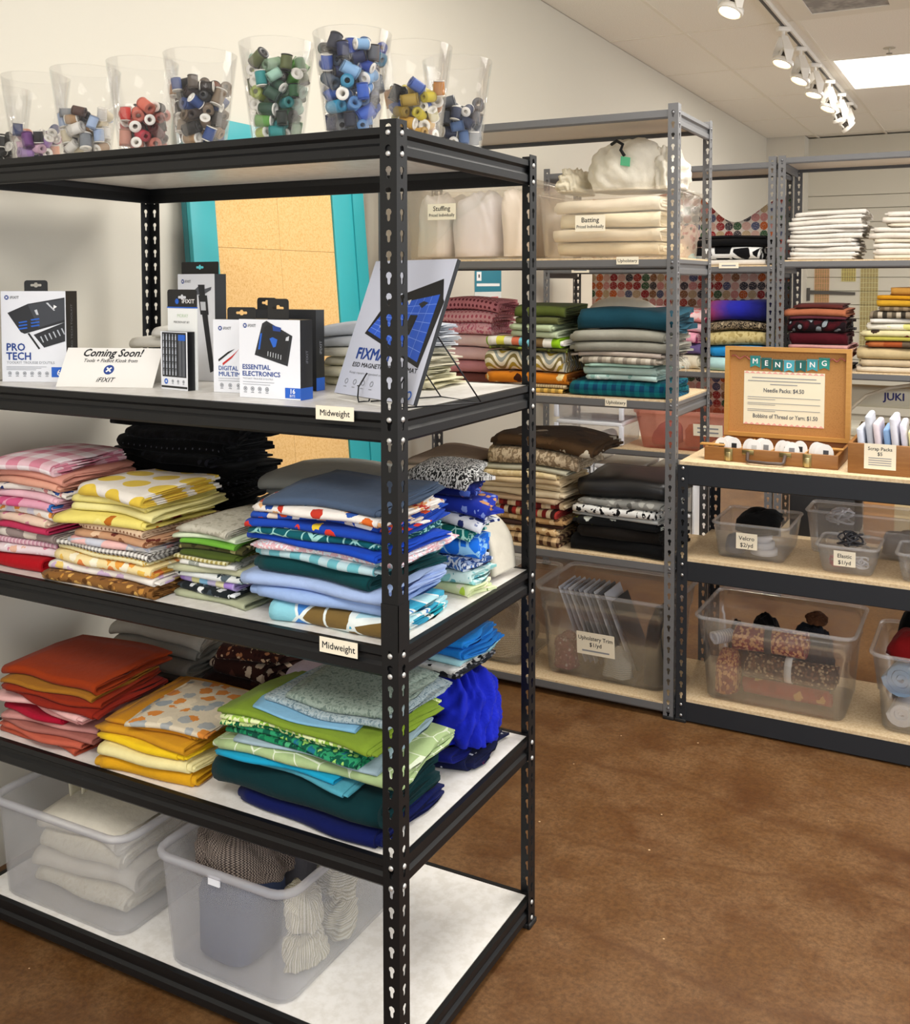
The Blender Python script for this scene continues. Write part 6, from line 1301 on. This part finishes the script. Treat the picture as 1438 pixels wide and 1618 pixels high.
for k, (x0, x1) in enumerate(((-.955, -.70), (-.672, -.41), (-1.225+.02, -.965))):
    h = .40; t = thing('drawer_tower', ['white plastic drawer tower in the middle of the back unit', 'white plastic drawer tower behind the bench corner', 'white plastic drawer tower nearest the left wall'][k], 'drawers', ((x0+x1)/2, BY+.21, zb), 0, 'white plastic drawer towers')
    w_ = x1-x0; d_ = .34; WP = solid('e9ebee', .35)
    MB().bbox((-w_/2, -d_/2, h-.02), (w_/2, d_/2, h), .005).build('top_panel', WP, t)
    for s in (-1, 1): MB().bbox((s*w_/2-(.012 if s > 0 else 0), -d_/2+.002, 0), (s*w_/2+(0 if s > 0 else .012), d_/2, h-.02), .002).build('side_panel', WP, t)
    MB().box((-w_/2+.012, d_/2-.006, 0), (w_/2-.012, d_/2, h-.02)).build('rear_panel', WP, t)
    for q in range(2):
        dr = MB().bbox((-w_/2+.016, -d_/2, .01+q*.185), (w_/2-.016, -d_/2+.006, .01+q*.185+.175), .003).build('drawer', plastic(.35, 'ffffff', .2, 'e6e4e0', .4), t)
        MB().bbox((-w_/2+.02, -d_/2-.012, .01+q*.185+.155), (w_/2-.02, -d_/2, .01+q*.185+.172), .004).build('drawer_pull', WP, dr)
        MB().box((-w_/2+.022, -d_/2+.02, .015+q*.185), (w_/2-.022, d_/2-.02, .10+q*.185)).build('drawer_tray', solid('d9d0c2', .7), t)
# sewing machine head and cloth roll on the back-right unit
zc_ = ZC[3]
t = thing('sewing_machine', 'cream industrial sewing machine head reading JUKI under the back-right shelf', 'sewing machine', (.20, BY+.10, zc_))
CRM = solid('cfcab8', .4)
MB().bbox((0, 0, 0), (.60, .26, .045), .008).build('machine_bed', CRM, t); MB().bbox((.02, .07, .135), (.52, .19, .235), .02).build('machine_arm', CRM, t); MB().bbox((.44, .06, .045), (.56, .20, .235), .015).build('machine_pillar', CRM, t); MB().bbox((.0, .075, .075), (.07, .185, .225), .012).build('needle_head', CRM, t)
MB().lathe([(.055, 0), (.06, .004), (.06, .03), (.03, .034)], 24, 0, Matrix.Translation((.565, .13, .17)) @ Matrix.Rotation(math.pi/2, 4, 'Y')).build('hand_wheel', solid('2c2c30', .4), t)
lettering(t, 'JUKI', (.27, .0693, .175), .05, solid('23246a', .5), bold=.03)
MB().tube([(.10, .04, .05), (.13, .0, .13), (.20, -.01, .2), (.30, .0, .24), (.40, .05, .255)], .008, 8).build('hose', solid('b4aa98', .6), t)
roll('fabric_roll', 'olive brown fabric roll lying in front of the sewing machine', 'fabric roll', (.58, BY+.045, zc_+.001), .40, .042, blotch(['4a3a1c', '6d5a30', '3a2c14'], .03, 3), (0, 0, 0), 8, 3)
lump('tool_pouch', 'blue and white tool bundle behind the mending case', 'bundle', (.26, BY+.05, zc_+.001), .07, .045, .05, floral('1c3a8a', ['e6e6ea', '1c2c6a', 'b4b4b8'], .04), 91, .2, 5, .8)
for k, (x, w_, h_, c) in enumerate(((.06, .30, .20, '1c1b1c'), (.40, .34, .24, 'b5834e'), (.77, .34, .22, 'b98a56'))):
    t = thing('cardboard_box', ['black carton on the lowest back-right shelf', 'brown cardboard box in the middle of the lowest back-right shelf', 'brown cardboard box at the right of the lowest back-right shelf'][k], 'box', (x, BY+.06, ZC2), 0, 'cartons on the lowest shelf')
    MB().bbox((0, 0, 0), (w_, .32, h_), .003).build('carton', solid(c, .7), t); MB().box((w_*.4, -.0006, h_*.3), (w_*.6, .0, h_)).build('packing_tape', solid('c9b48a' if k else '2c2c2e', .35), t)
# quilting rulers and T-square hung on the far slat wall
for k, (x0, x1, z0, z1, c, lb) in enumerate(((-.86, -.71, 1.02, 1.95, 'd9a888', 'orange lined clear quilting ruler on the far wall, leftmost'), (-.583, -.44, 1.55, 1.86, 'd6cf8a', 'short yellow lined quilting ruler on the far wall'), (-.391, -.215, .62, 1.72, 'd2cfa4', 'long pale quilting ruler on the far wall, rightmost'))):
    t = thing('quilting_ruler', lb, 'ruler', (x0, BACKY-.008, z0), 0, 'rulers on the far wall')
    w_, h_ = x1-x0, z1-z0; MB().box((0, 0, 0), (w_, .003, h_)).build('ruler_blade', plastic(.16, 'fbf6e6', .1, c, .3), t)
    mb = MB(); q = 0
    while q < h_: mb.box((0, -.0006, q), (w_, 0, q+.004)); q += .0508
    for s in range(7): mb.box((w_*s/6-.002, -.0006, 0), (w_*s/6+.002, 0, h_))
    mb.build('ruler_lines', solid(c, .6), t); MB().tube([(w_/2, -.004, h_-.02), (w_/2, -.004, h_+.015), (w_/2, .008, h_+.015)], .003, 6).build('hang_hook', solid('8a8a86', .3, .8), t)
t = thing('t_square', 'dark metal T-square hung level on the far wall', 'ruler', (-.94, BACKY-.022, 1.34)); DM = solid('55524e', .4, .4)
MB().box((0, 0, 0), (.035, .006, .14)).build('head', DM, t); MB().add([(.035, 0, .075), (.50, 0, .065), (.50, 0, .095), (.035, 0, .115), (.035, .004, .075), (.50, .004, .065), (.50, .004, .095), (.035, .004, .115)], [(0, 1, 2, 3), (7, 6, 5, 4), (0, 4, 5, 1), (1, 5, 6, 2), (2, 6, 7, 3), (3, 7, 4, 0)]).build('blade', DM, t)
